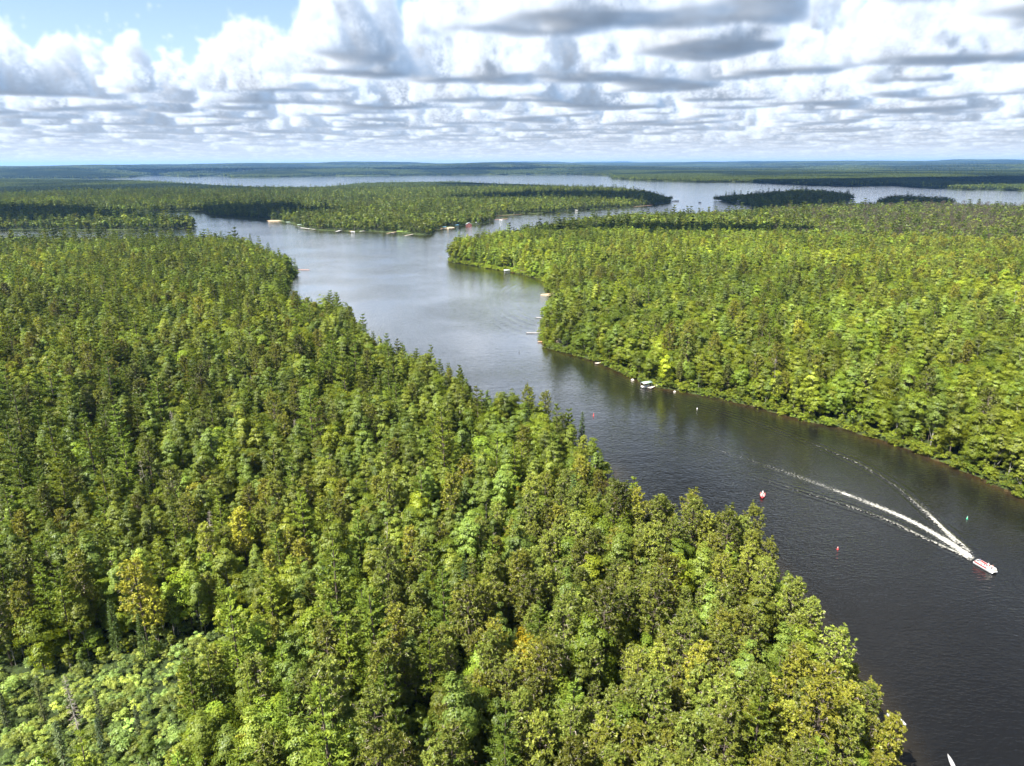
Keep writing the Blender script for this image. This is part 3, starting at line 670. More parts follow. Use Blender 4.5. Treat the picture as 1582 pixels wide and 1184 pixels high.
def scatter_nodes(col):
    ng = bpy.data.node_groups.new('scatter_'+col.name, 'GeometryNodeTree')
    ng.interface.new_socket('Geometry', in_out='INPUT', socket_type='NodeSocketGeometry'); ng.interface.new_socket('Geometry', in_out='OUTPUT', socket_type='NodeSocketGeometry')
    N = ng.nodes.new; L = ng.links.new; gi = N('NodeGroupInput'); go = N('NodeGroupOutput')
    ci = N('GeometryNodeCollectionInfo'); ci.inputs['Collection'].default_value = col; ci.inputs['Separate Children'].default_value = True; ci.inputs['Reset Children'].default_value = True
    ip = N('GeometryNodeInstanceOnPoints'); ip.inputs['Pick Instance'].default_value = True
    def at(nm, t):
        a = N('GeometryNodeInputNamedAttribute'); a.data_type = t; a.inputs['Name'].default_value = nm; return a.outputs['Attribute']
    L(gi.outputs[0], ip.inputs['Points']); L(ci.outputs[0], ip.inputs['Instance']); L(at('idx', 'INT'), ip.inputs['Instance Index'])
    e2r = N('FunctionNodeEulerToRotation'); L(at('rot', 'FLOAT_VECTOR'), e2r.inputs[0]); L(e2r.outputs[0], ip.inputs['Rotation']); L(at('scl', 'FLOAT_VECTOR'), ip.inputs['Scale'])
    L(ip.outputs[0], go.inputs[0]); return ng
NG = {}
def scatter(name, pts, idx, rot, scl, tint, col, label, cat):
    if not len(pts): return
    me = bpy.data.meshes.new(name); me.vertices.add(len(pts)); me.vertices.foreach_set('co', np.asarray(pts, np.float32).ravel())
    a = me.attributes.new('idx', 'INT', 'POINT'); a.data.foreach_set('value', np.asarray(idx, np.int32))
    for nm, v in (('rot', rot), ('scl', scl), ('tint', tint)):
        a = me.attributes.new(nm, 'FLOAT_VECTOR', 'POINT'); a.data.foreach_set('vector', np.asarray(v, np.float32).ravel())
    o = link(bpy.data.objects.new(name, me)); m = o.modifiers.new('scatter', 'NODES')
    if col.name not in NG: NG[col.name] = scatter_nodes(col)
    m.node_group = NG[col.name]; return tag(o, label, cat, None, 'stuff')

# ------------------------------------------------------------------ which tree grows where
KINDS = ['aspen', 'maple', 'white_pine', 'red_pine', 'spruce', 'snag', 'dead_spruce']
ZONES = [  # photo place, reach in pixels, shares of aspen, maple, white pine, red pine, spruce, snag, dead spruce; a forest stand seen in the photograph
    (150, 420, 150, (.40, .57, .01, .005, .01, .005, .0)), (400, 400, 60, (.2, .65, .06, .02, .06, .01, 0)), (300, 530, 90, (.34, .42, .10, .06, .05, .02, .01)),
    (480, 520, 70, (.26, .52, .09, .04, .07, .01, .01)), (620, 560, 70, (.20, .54, .12, .03, .09, .01, .01)), (100, 690, 110, (.48, .30, .09, .08, .03, .01, .01)),
    (90, 850, 110, (.28, .16, .22, .24, .06, .02, .02)), (330, 760, 110, (.48, .28, .08, .10, .02, .02, .02)), (600, 780, 140, (.72, .12, .03, .07, .03, .02, .01)),
    (840, 690, 90, (.34, .36, .10, .02, .16, .01, .01)), (300, 930, 80, (.42, .22, .06, .04, .20, .03, .03)), (550, 1000, 110, (.42, .18, .14, .20, .03, .02, .01)),
    (600, 1130, 110, (.30, .14, .22, .29, .02, .02, .01)), (330, 1130, 80, (.25, .2, .35, .15, .03, .02, 0)), (840, 960, 90, (.18, .16, .12, .50, .02, .01, .01)), (960, 850, 90, (.2, .2, .03, .55, .01, .01, 0)),
    (1080, 860, 120, (.03, .07, .03, .86, .0, .01, 0)), (1120, 1060, 180, (.03, .06, .05, .85, 0, .01, 0)), (1290, 1000, 120, (.04, .10, .06, .79, 0, .01, 0)),
    (1250, 520, 260, (.27, .66, .025, .02, .017, .008, 0)), (950, 500, 90, (.36, .57, .03, .02, .01, .01, 0)), (1150, 580, 70, (.28, .58, .06, .03, .03, .02, 0)), (1450, 640, 120, (.32, .62, .015, .015, .01, .02, 0)), (1350, 440, 160, (.28, .665, .025, .015, .015, 0, 0)),
    (1300, 345, 60, (.15, .25, .0, .58, .02, 0, 0)), (1470, 362, 70, (.10, .15, .0, .73, .02, 0, 0)), (1300, 320, 120, (.3, .65, .02, .02, .01, 0, 0)), (1050, 360, 90, (.32, .62, .02, .02, .02, 0, 0)), (760, 390, 50, (.3, .6, .04, 0, .06, 0, 0)),
    (150, 320, 120, (.15, .25, .2, .1, .30, 0, 0)), (330, 330, 70, (.2, .35, .15, .05, .25, 0, 0)), (600, 320, 130, (.34, .48, .06, .02, .10, 0, 0)), (900, 305, 110, (.3, .35, .1, .05, .2, 0, 0)),
    (1200, 305, 90, (.25, .35, .12, .05, .23, 0, 0)), (200, 345, 90, (.1, .25, .25, .1, .30, 0, 0))]
ZP = np.array([(a, b) for a, b, _, _ in ZONES], float); ZS = np.array([c for _, _, c, _ in ZONES], float); ZW = np.array([w for *_, w in ZONES])
TINT = {'aspen': (.134, .174, .026), 'maple': (.134, .176, .016), 'white_pine': (.108, .146, .016), 'red_pine': (.148, .166, .024), 'spruce': (.062, .094, .022),
        'thin_spruce': (.060, .078, .034), 'snag': (.2, .18, .15), 'dead_spruce': (.16, .14, .11), 'shrub': (.155, .205, .045)}
WET = np.array([P(a, b)[:2] for a, b in [(-900, 1030), (-60, 1035), (60, 1062), (170, 1055), (250, 1030), (335, 1000), (395, 1010), (375, 1060), (310, 1120), (300, 1200), (260, 1300), (-900, 1300)]])   # shrubby wet ground, lower left

def jitter_grid(sp, rmin, rmax, half):
    xm = rmax*math.sin(half); nx = int(2*xm/sp); ny = int((rmax+20)/(sp*.87)); pts = []
    X, Y = np.meshgrid(np.arange(nx), np.arange(ny)); x = -xm+(X+.5*(Y % 2))*sp; y = Y*sp*.87
    p = np.stack([x.ravel(), y.ravel()], 1); p += rng.uniform(-.40, .40, p.shape)*sp
    r = np.hypot(p[:, 0], p[:, 1]); a = np.abs(np.arctan2(p[:, 0], p[:, 1])); return p[(r >= rmin) & (r < rmax) & (a < half)]
def species(p3, ntype):
    px, py, _ = Q(p3); d2 = ((np.stack([px, py], 1)[:, None, :]-ZP[None])**2).sum(2)/ZS[None]**2
    w = np.exp(-.5*np.minimum(d2, 60))+1e-12; w /= w.sum(1, keepdims=True); pr = w @ ZW
    # stands: neighbours tend to be of one kind
    for i in range(pr.shape[1]): pr[:, i] *= .25+2.2*fbm(p3[:, 0]/34+31*i, p3[:, 1]/34+7*i, 3)**2*2
    pr = pr[:, :ntype]; pr /= pr.sum(1, keepdims=True); c = pr.cumsum(1); return (rng.random(len(p3))[:, None] > c).sum(1).clip(0, ntype-1)
def tints(kind_names, p, amount=1.0):
    base = np.array([TINT[k] for k in kind_names]); n = len(base)
    v = np.exp(rng.normal(0, .25*amount, n)); yel = rng.normal(0, .11*amount, n)+.25*(fbm(p[:, 0]/90+50, p[:, 1]/90, 3)-.5)
    yel = np.clip(yel, -.10, .13); t = base*v[:, None]; t[:, 0] *= np.exp(yel*1.1); t[:, 1] *= np.exp(yel*.25); t[:, 2] *= np.exp(-yel*1.2); 
    big = np.exp(.6*(fbm(p[:, 0]/420+9, p[:, 1]/420+3, 3)-.5)+.7*(fbm(p[:, 0]/75+29, p[:, 1]/75+13, 2)-.5)); return t*big[:, None]

# ---- near and middle forest
pts = np.concatenate([jitter_grid(5.1, 60, 330, R(42)), jitter_grid(4.7, 330, 1080, R(42))]); sd, who = shore(pts); k = sd > .7+rng.uniform(0, 2.0, len(pts)); pts, sd, who = pts[k], sd[k], who[k]
_, wet = seg_dist(pts, WET); k = ~wet | (rng.random(len(pts)) < .22); pts, sd, who, wet = pts[k], sd[k], who[k], wet[k]
# clearings seen in the photograph: the gravel patches on the right bank, yards at the docks
CLEAR = [(1345, 572, 10), (1345, 588, 9), (1345, 602, 7), (1422, 604, 7), (1422, 618, 7), (1422, 632, 6), (858, 524, 7), (866, 530, 6), (843, 455, 4), (866, 466, 4), (805, 419, 5), (457, 411, 7), (453, 420, 9), (455, 430, 7), (683, 655, 2.5), (715, 653, 3)]
for a, b, r in CLEAR:
    c = P(a, b)[:2]; k = np.hypot(pts[:, 0]-c[0], pts[:, 1]-c[1]) > r; pts, sd, who, wet = pts[k], sd[k], who[k], wet[k]
gap = fbm(pts[:, 0]/17+70, pts[:, 1]/17+20, 2) > .16+.1*rng.random(len(pts)); pts, sd, who, wet = pts[gap], sd[gap], who[gap], wet[gap]
z = height(pts, sd); p3 = np.column_stack([pts, z+9]); sp = species(p3, 7); p3[:, 2] = z-.1
names = np.array(KINDS, dtype=object)[sp]; names[wet] = np.array(['thin_spruce', 'shrub', 'aspen', 'maple', 'dead_spruce'], dtype=object)[rng.choice(5, wet.sum(), p=[.50, .30, .07, .07, .06])]
r = np.hypot(pts[:, 0], pts[:, 1])
scl = np.exp(rng.normal(0, .19, len(pts)))*(.84+.32*fbm(pts[:, 0]/60, pts[:, 1]/60+40, 3)); scl = np.clip(np.where(who == 3, scl**1.5*1.04, scl), .5, 1.4)
scl *= np.where(sd < 4, .80, 1.0); scl[wet] *= np.where((names[wet] == 'aspen') | (names[wet] == 'maple'), .5, 1.0); scl[wet & (names == 'shrub')] *= 1.7; scl *= np.where(names == 'white_pine', 1.0, 1.0)
near_shore_l1 = (who == 0) & (sd < 14) & (r < 380); scl[near_shore_l1] *= .86
tn = tints(names, pts); rz = rng.uniform(0, 6.283, len(pts))
# emergent trees picked out one by one in the photograph: kind, pixel of the top, height
EMER = [('white_pine', 880, 618, 25), ('red_pine', 815, 598, 20), ('red_pine', 843, 604, 18), ('white_pine', 745, 612, 20), ('white_pine', 620, 520, 22), ('spruce', 596, 512, 17), ('white_pine', 665, 536, 20), ('white_pine', 692, 552, 19),
        ('maple', 525, 458, 17), ('white_pine', 340, 351, 21), ('white_pine', 385, 356, 19), ('spruce', 752, 590, 12), ('maple', 915, 665, 13), ('white_pine', 1210, 543, 22), ('white_pine', 455, 395, 19), ('white_pine', 190, 472, 23), ('white_pine', 250, 640, 23),
        ('white_pine', 130, 650, 23), ('white_pine', 320, 1005, 20), ('white_pine', 1205, 1005, 19), ('white_pine', 840, 1060, 20), ('white_pine', 1063, 322, 21), ('white_pine', 1360, 470, 20), ('spruce', 285, 425, 16), ('white_pine', 300, 405, 20), ('maple', 945, 840, 15),
        ('spruce', 170, 940, 13), ('spruce', 215, 960, 12), ('red_pine', 740, 800, 19), ('red_pine', 640, 860, 18), ('white_pine', 560, 490, 18), ('spruce', 710, 380, 15), ('spruce', 730, 370, 15)]
EMER += [('white_pine', 575, 503, 20), ('white_pine', 602, 524, 21), ('white_pine', 642, 530, 21), ('white_pine', 678, 546, 20), ('white_pine', 712, 566, 20), ('white_pine', 862, 632, 22), ('spruce', 900, 640, 17), ('maple', 815, 985, 15, (.26, .21, .012)), ('aspen', 690, 730, 15, (.19, .20, .012)), ('maple', 60, 500, 13, (.20, .16, .01)), ('aspen', 800, 755, 13, (.20, .18, .012)), ('maple', 440, 1010, 12, (.16, .19, .01))]
for kd, a, b, hh, *tt in EMER:
    q = P(a, b, hh+2)
    s_, w_ = shore(q[None, :2]);
    zz = height(q[None, :2], s_)[0]; keep = np.hypot(pts[:, 0]-q[0], pts[:, 1]-q[1]) > 3.4
    pts, names, r, scl, tn, rz, p3, who, sd = [x[keep] for x in (pts, names, r, scl, tn, rz, p3, who, sd)]
    pts = np.vstack([pts, q[:2]]); names = np.append(names, kd); r = np.append(r, np.hypot(*q[:2])); scl = np.append(scl, hh/{'white_pine': 23, 'spruce': 14, 'red_pine': 19, 'maple': 15, 'aspen': 17}[kd])
    tn = np.vstack([tn, np.array(tt[0] if tt else TINT[kd])*(.85 if kd == 'white_pine' else 1)]); rz = np.append(rz, rng.uniform(0, 6)); p3 = np.vstack([p3, [q[0], q[1], max(zz, 0)-.1]]); who = np.append(who, max(w_[0], 0)); sd = np.append(sd, s_[0])
GROUPS = {'aspen': ('aspen_tree', 'aspen', 'broadleaf'), 'maple': ('broadleaf_tree', 'broadleaf tree', 'broadleaf'), 'white_pine': ('white_pine_tree', 'pine tree', 'pine'), 'red_pine': ('red_pine_tree', 'pine tree', 'pine'),
          'spruce': ('spruce_tree', 'spruce', 'spruce'), 'thin_spruce': ('spruce_tree', 'spruce', 'spruce'), 'snag': ('dead_tree', 'dead tree', 'dead'), 'dead_spruce': ('dead_tree', 'dead tree', 'dead')}
top_h = {'aspen': 17, 'maple': 14, 'white_pine': 22, 'red_pine': 18.5, 'spruce': 13.5, 'thin_spruce': 10, 'snag': 13, 'dead_spruce': 14, 'shrub': 2.6}
tops = p3.copy(); tops[:, 2] += np.array([top_h[n] for n in names])*scl*.8
qx, qy, qz = Q(tops); inframe = (qx > 3) & (qx < PW-3) & (qy > 0) & (qy < PH-4); size = scl/qz
single = np.zeros(len(pts), bool)
for grp in ('broadleaf', 'pine', 'spruce', 'dead'):
    k = np.nonzero(np.array([GROUPS.get(n, (0, 0, ''))[2] == grp for n in names]) & inframe & (qz < 620))[0]
    k = k[np.argsort(-size[k])][:{'broadleaf': 300, 'pine': 300, 'spruce': 90, 'dead': 40}[grp]]; single[k] = True

def tone(t):
    lum = t[0]*.3+t[1]*.6+t[2]*.1; yel = t[0]/t[1]
    if lum < .055: return 'dark-green'
    if yel > .86: return 'yellow-green'
    if lum > .118: return 'bright-green'
    return 'mid-green' if yel > .62 else 'deep-green'
LOOK = {'aspen': 'slim aspen', 'maple': 'round-crowned broadleaf tree', 'white_pine': 'tiered white pine', 'red_pine': 'bushy red pine', 'spruce': 'pointed spruce', 'thin_spruce': 'thin wispy spruce', 'snag': 'bare grey dead tree', 'dead_spruce': 'needleless dead spruce'}
def where(x, y):
    if who_i == 3: row = 'on right bank'
    elif y > 1060: row = 'at bottom edge'
    elif y > 920: row = 'low in forest'
    elif y > 780: row = 'mid near forest'
    elif y > 640: row = 'upper near forest'
    else: row = 'far left bank'
    c = ['far left', 'left', 'left of centre', 'slightly left of centre', 'slightly right of centre', 'right of centre', 'right', 'far right']
    return row+', '+c[min(int(x/PW*8), 7)]
ORD = ['first', 'second', 'third', 'fourth', 'fifth', 'sixth', 'seventh', 'eighth', 'ninth', 'tenth', 'eleventh', 'twelfth', 'thirteenth', 'fourteenth', 'fifteenth', 'sixteenth', 'seventeenth', 'eighteenth', 'nineteenth', 'twentieth', 'twenty-first', 'twenty-second', 'twenty-third', 'twenty-fourth', 'twenty-fifth', 'twenty-sixth']
lab = {}
for i in np.nonzero(single)[0]:
    who_i = who[i]; n = names[i]; sz = 'small' if scl[i] < .82 else 'tall' if scl[i] > 1.08 else 'mid-sized'
    t = '' if n in ('snag', 'dead_spruce') else ' '+tone(tn[i])
    lab.setdefault(sz+t+' '+LOOK[n]+' '+where(qx[i], qy[i]), []).append(i)
LABEL = {}
for l, ii in lab.items():
    ii.sort(key=lambda i: qx[i])
    for j, i in enumerate(ii): LABEL[i] = l if len(ii) == 1 else l+(', %s from left' % ORD[j] if j < 26 else 'last')
PARTS = {}
GROUPNAME = {'broadleaf': 'broadleaf trees of the near forest', 'pine': 'pines of the near forest', 'spruce': 'spruces of the near forest', 'dead': 'dead trees standing in the near forest'}
for i in sorted(LABEL, key=lambda i: qz[i]):
    n = names[i]; nm, cat, grp = GROUPS[n]; v = int(rng.integers(0, len(NEARMESH[n]))); tm, cm = NEARMESH[n][v]
    s_ = float(scl[i]); t = thing(nm, tuple(p3[i]), LABEL[i], cat, GROUPNAME[grp], float(rz[i]), (s_*float(rng.uniform(.92, 1.08)), s_*float(rng.uniform(.92, 1.08)), s_))
    key = (n, v)
    if key not in PARTS:
        a = bpy.data.objects.new('trunk', tm); c = bpy.data.objects.new('crown' if n not in ('snag', 'dead_spruce') else 'twigs', cm); PARTS[key] = (a, c)
    else: a, c = PARTS[key][0].copy(), PARTS[key][1].copy()
    link(a, t); link(c, t)
    if c.name.startswith('twigs'): c['kind'] = 'stuff'
    c['tint'] = [float(q) for q in tn[i]]
rest = ~single
def pick(index, nm): return np.array([index[n][rng.integers(0, len(index[n]))] for n in nm], np.int32)
def v3(a): return np.column_stack([np.zeros(len(a)), np.zeros(len(a)), a])
def s3(a): return np.column_stack([a*rng.uniform(.92, 1.08, len(a)), a*rng.uniform(.92, 1.08, len(a)), a])
BANK = {0: ('near bank', 'dense mixed forest covering the near left bank'), 3: ('right bank', 'bright green broadleaf forest on the right bank of the channel')}
for w_ in range(len(NAMES)):
    for lod, m in ((C_NEAR, r < 680), (C_MID, r >= 680)):
        k = rest & (who == w_) & m
        if not k.any(): continue
        ix = IX_NEAR if lod is C_NEAR else IX_MID
        nn = np.array([n if n in ix else 'aspen' for n in names[k]], dtype=object)
        scatter('forest', p3[k], pick(ix, nn), v3(rz[k]), s3(scl[k]), tn[k], lod,
                ('mixed forest on the near left bank, nearer part' if w_ == 0 else 'broadleaf forest along the right bank of the channel') if lod is C_NEAR else
                ('bright leafy forest on the far part of the left bank' if w_ == 0 else 'broadleaf forest on the upper right bank, farther part'), 'forest')
print('trees', len(pts), 'single', int(single.sum()), round(time.time()-T_START, 1))

sap = jitter_grid(4.6, 60, 620, R(42)); ss, sw = shore(sap); _, swet = seg_dist(sap, WET); k = (ss > 2) & ~swet & (rng.random(len(sap)) < .8)
for a, b, q in CLEAR:
    c = P(a, b)[:2]; k &= np.hypot(sap[:, 0]-c[0], sap[:, 1]-c[1]) > q
for w_, lb in ((0, 'young leafy saplings growing between the trees of the near left bank'), (3, 'young leafy saplings growing between the trees of the right bank')):
    m = k & (sw == w_) & (rng.random(len(sap)) < (1.0 if w_ == 0 else .45)); q = sap[m]; nn = np.array(['aspen', 'maple'], dtype=object)[rng.integers(0, 2, len(q))]
    scatter('saplings', np.column_stack([q, height(q, ss[m])-.1]), pick(IX_MID, nn), v3(rng.uniform(0, 6.28, len(q))), s3(rng.uniform(.38, .72, len(q))), tints(nn, q), C_MID, lb, 'saplings')
# undergrowth: bushes under the near trees, in the wet opening and along the shores
u = jitter_grid(2.4, 60, 280, R(42)); us, uw = shore(u); _, uwet = seg_dist(u, WET)
k = (us > .4) & ((uwet) | (rng.random(len(u)) < .55)); u, us, uw, uwet = u[k], us[k], uw[k], uwet[k]
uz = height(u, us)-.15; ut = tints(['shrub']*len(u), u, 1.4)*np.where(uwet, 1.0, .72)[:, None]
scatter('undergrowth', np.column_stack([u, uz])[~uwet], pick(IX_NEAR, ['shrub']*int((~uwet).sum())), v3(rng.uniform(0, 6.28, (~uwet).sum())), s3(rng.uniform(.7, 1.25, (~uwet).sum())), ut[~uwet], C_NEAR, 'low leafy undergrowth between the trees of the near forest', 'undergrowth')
scatter('shrub_thicket', np.column_stack([u, uz])[uwet], pick(IX_NEAR, ['shrub']*int(uwet.sum())), v3(rng.uniform(0, 6.28, uwet.sum())), s3(np.exp(rng.normal(-.12, .28, uwet.sum()))), ut[uwet], C_NEAR, 'pale green shrub thicket on wet ground at the lower left corner', 'shrubs')
def along(poly_name, step, d0, d1, rmax):
    pl = LANDS[poly_name]; out = []
    for i in range(len(pl)):
        a, b = pl[i], pl[(i+1) % len(pl)]; ln = np.linalg.norm(b-a)
        if min(np.hypot(*a), np.hypot(*b)) > rmax or min(a[1], b[1]) < 40: continue
        n = int(min(ln/step, 400)); t = rng.random(n); out.append(a+(b-a)*t[:, None]+rng.uniform(-1, 1, (n, 2))*d1)
    q = np.concatenate(out); s_, _ = shore(q); k = (s_ > d0) & (s_ < d1) & (np.hypot(q[:, 0], q[:, 1]) < rmax); return q[k], s_[k]
for pn, lb in (('right_bank', 'leafy bushes lining the water edge of the right bank'), ('near_bank', 'leafy bushes lining the water edge of the near left bank')):
    q, s_ = along(pn, .28, -1.2, 6.0, 900); q3 = np.column_stack([q, height(q, s_)-.1])
    scatter('shore_bushes', q3, pick(IX_NEAR, ['shrub']*len(q)), v3(rng.uniform(0, 6.28, len(q))), s3(np.exp(rng.normal(.05, .3, len(q)))), tints(['maple']*len(q), q)*.95, C_NEAR, lb, 'bushes')
LMAT['reed'] = [leaf_material('reed_blade', .2, .03, .4, (.13, .095, .04))]; BARKS['reed'] = BARK
C_REED, IX_REED = collect({'reed': [reed(600), reed(601)]}, 'reed_shape')
q, s_ = along('right_bank', .10, -9, -.3, 480); k = rng.random(len(q)) < np.where(q[:, 0] > 100, .9, .12)*np.exp(s_/4.0); q = q[k]
scatter('reeds', np.column_stack([q, np.zeros(len(q))]), pick(IX_REED, ['reed']*len(q)), v3(rng.uniform(0, 6.28, len(q))), s3(rng.uniform(.45, .9, len(q))), tints(['maple']*len(q), q), C_REED, 'brown reeds standing in the shallows below the right bank', 'reeds')

# ---- far forest
pts = jitter_grid(6.3, 1000, 3300, R(41.5)); sd, who = shore(pts); r = np.hypot(pts[:, 0], pts[:, 1])
k = (sd > 2) & ((r > 1080)) ; pts, sd, who, r = pts[k], sd[k], who[k], r[k]
FCLEAR = [(600, 351, 13), (892, 317, 15), (1142, 314, 15), (724, 347, 12), (430, 342, 12), (625, 356, 12), (690, 352, 10), (1250, 314, 14)]
for a, b, q in FCLEAR:
    c = P(a, b)[:2]; k = ((pts[:, 0]-c[0])/q)**2+((pts[:, 1]-c[1])/(q*1.2))**2 > 1; pts, sd, who, r = pts[k], sd[k], who[k], r[k]
z = height(pts, sd); p3 = np.column_stack([pts, z+8]); sp = species(p3, 5); p3[:, 2] = z-.1
names = np.array(KINDS[:5], dtype=object)[sp]; scl = np.clip(np.exp(rng.normal(0, .24, len(pts)))*.92, .5, 1.5)*np.where(sd < 6, .85, 1)*np.where(who == 1, 1.12, 1); tn = tints(names, pts)*.70; rz = rng.uniform(0, 6.28, len(pts))
gx_, gy_, _ = Q(p3+np.array([0, 0, 9.0])); k = (names == 'red_pine') & (who == 3) & (gx_ > 1190) & (gy_ < 400); tn[k] = np.array([.080, .066, .046])*np.exp(rng.normal(0, .12, (k.sum(), 1)))   # bare grey-brown stand
FLAB = {'near_bank': 'leafy forest at the far edge of the left bank', 'spit': 'dark conifer and leafy wood on the narrow spit at the left', 'peninsula': 'forest covering the long central peninsula across the lake', 'right_bank': 'forest at the back of the right bank',
        'island': 'dark wood covering the oval island at the right', 'islet': 'dark trees on the low islet behind the right bank', 'islet2': 'trees on the small islet beside the oval island', 'far': 'forest on the shore beyond the wide lake'}
for w_, nm in enumerate(NAMES):
    k = who == w_
    if k.any(): scatter('forest', p3[k], pick(IX_LOW, names[k]), v3(rz[k]), s3(scl[k]), tn[k], C_LOW, FLAB[nm], 'forest')
print('low', len(pts))
for sp_, r0, r1, cc, ix, kd, s0, lb in ((38, 3300, 9500, C_GRV, IX_GRV, 'grove', 1.0, 'blue-green woods beyond the wide lake, reaching into the distance'), (140, 9500, 42000, C_WID, IX_WID, 'wide', 1.0, 'hazy blue wooded hills along the horizon')):
    pts = jitter_grid(sp_, r0, r1, R(41)); sd, who = shore(pts); k = sd > sp_*.42; pts, sd, who = pts[k], sd[k], who[k]; z = height(pts, sd)
    f = fbm(pts[:, 0]/700+5, pts[:, 1]/900+3, 4); con_shade = np.clip((f-.44)*7, 0, 1)[:, None]
    base = np.array([.052, .072, .018])*(1-con_shade)+np.array([.017, .028, .013])*con_shade; tn = base*np.exp(rng.normal(0, .12, (len(pts), 1)))  # conifer patches tinted darker still, standing in for cloud shade on far woods
    s_ = s3(rng.uniform(.9, 1.15, len(pts))); scatter('forest', np.column_stack([pts, z]), pick(ix, [kd]*len(pts)), v3(rng.integers(0, 4, len(pts))*1.5708+rng.normal(0, .1, len(pts))), s_, tn, cc, lb, 'forest'); print(kd, len(pts))
    if kd == 'grove':   # the shores between the groves' edges get single trees
        e = jitter_grid(11, r0, 9000, R(41)); es, ew = shore(e); k = (es > 2) & (es < 24); e, es = e[k], es[k]
        nn = np.array(['maple', 'spruce', 'aspen', 'white_pine'], dtype=object)[rng.integers(0, 4, len(e))]
        scatter('forest', np.column_stack([e, height(e, es)]), pick(IX_LOW, nn), v3(rng.uniform(0, 6.28, len(e))), s3(rng.uniform(.9, 1.3, len(e))), tints(nn, e)*.9, C_LOW, 'line of trees along the far shores of the wide lake', 'forest'); print('edge', len(e))
print('forest', round(time.time()-T_START, 1))

# ------------------------------------------------------------------ things on the water and along the shores
WHITE = mat('white_paint', (.56, .56, .55), .35, var=.04); RED = mat('red_panel', (.48, .035, .04), .35, var=.06); CREAM = mat('cream_vinyl', (.50, .42, .35), .6, var=.06)
ALU = mat('aluminium', (.58, .59, .60), .35, .8, var=.06); DULL = mat('dull_aluminium', (.27, .27, .27), .6, var=.1); BLACK = mat('black_plastic', (.025, .025, .028), .4, var=.1); GREYV = mat('grey_floor', (.32, .31, .30), .8, var=.1)
SKIN = mat('skin', (.50, .31, .22), .6, var=.04); SHIRTW = mat('white_cloth', (.74, .72, .72), .85, var=.05); SHIRTP = mat('pink_cloth', (.62, .28, .27), .85, var=.05); SHIRTB = mat('blue_cloth', (.12, .2, .36), .85, var=.06)
DENIM = mat('dark_cloth', (.06, .07, .10), .9, var=.1); HAIR = mat('hair', (.06, .04, .03), .8, var=.1); CAPM = mat('white_cap', (.8, .8, .78), .8, var=.03)
WOODS = {'pale': mat('pale_boards', (.40, .35, .30), .8, var=.18, scale=4), 'tan': mat('tan_boards', (.33, .24, .15), .8, var=.2, scale=4), 'grey': mat('grey_boards', (.27, .25, .24), .85, var=.2, scale=4),
         'red': mat('red_brown_boards', (.40, .19, .11), .8, var=.2, scale=4), 'white': mat('white_boards', (.44, .43, .41), .7, var=.08, scale=4), 'brown': mat('brown_boards', (.20, .12, .08), .85, var=.2, scale=4)}
POSTM = mat('dock_post', (.16, .13, .11), .85, var=.2); GREENC = mat('green_canopy', (.27, .36, .32), .6, var=.08, scale=.8); BLUEC = mat('blue_canopy', (.20, .42, .58), .6, var=.08); WHITEC = mat('white_canopy', (.46, .48, .48), .7, var=.06)
GLASS = mat('dark_glass', (.03, .04, .05), .08, spec=.8, var=.05); ROOFG = mat('grey_shingle', (.24, .25, .25), .85, var=.2, scale=6); ROOFW = mat('pale_metal_roof', (.36, .37, .38), .6, var=.06); ROOFGR = mat('green_roof', (.17, .24, .20), .8, var=.12)
LOGS = mat('log_wall', (.22, .13, .08), .8, var=.2, scale=5); GREYW = mat('grey_siding', (.30, .32, .34), .7, var=.1, scale=5); WHITEW = mat('white_siding', (.42, .42, .41), .7, var=.06, scale=5); REDW = mat('red_siding', (.20, .06, .045), .8, var=.1, scale=5)

def skin_obj(name, pts, edges, mt, parent, root=0):
    me = bpy.data.meshes.new(name); me.from_pydata([p[:3] for p in pts], edges, []); me.materials.append(mt)
    o = link(bpy.data.objects.new(name, me), parent); m = o.modifiers.new('skin', 'SKIN'); m.use_smooth_shade = True
    sv = me.skin_vertices[0].data
    for i, p in enumerate(pts): sv[i].radius = (p[3], p[3]); sv[i].use_root = i == root
    o.modifiers.new('sub', 'SUBSURF').levels = 1; o.modifiers['sub'].render_levels = 1; return o
BODY = [(0, 0, .10, .14), (0, -.02, .34, .13), (0, -.02, .52, .15), (0, .0, .67, .055), (0, .02, .77, .085), (0, .025, .88, .085),
        (.19, -.01, .56, .065), (.26, .08, .31, .048), (.17, .32, .27, .036), (.15, .40, .27, .030), (-.19, -.01, .56, .065), (-.26, .08, .31, .048), (-.17, .32, .27, .036), (-.15, .40, .27, .030),
        (.10, .04, .09, .10), (.13, .46, .12, .07), (.13, .50, -.30, .045), (.13, .64, -.34, .036), (-.10, .04, .09, .10), (-.13, .46, .12, .07), (-.13, .50, -.30, .045), (-.13, .64, -.34, .036)]
BEDGE = [(0, 1), (1, 2), (2, 3), (3, 4), (4, 5), (2, 6), (6, 7), (7, 8), (8, 9), (2, 10), (10, 11), (11, 12), (12, 13), (0, 14), (14, 15), (15, 16), (16, 17), (0, 18), (18, 19), (19, 20), (20, 21)]
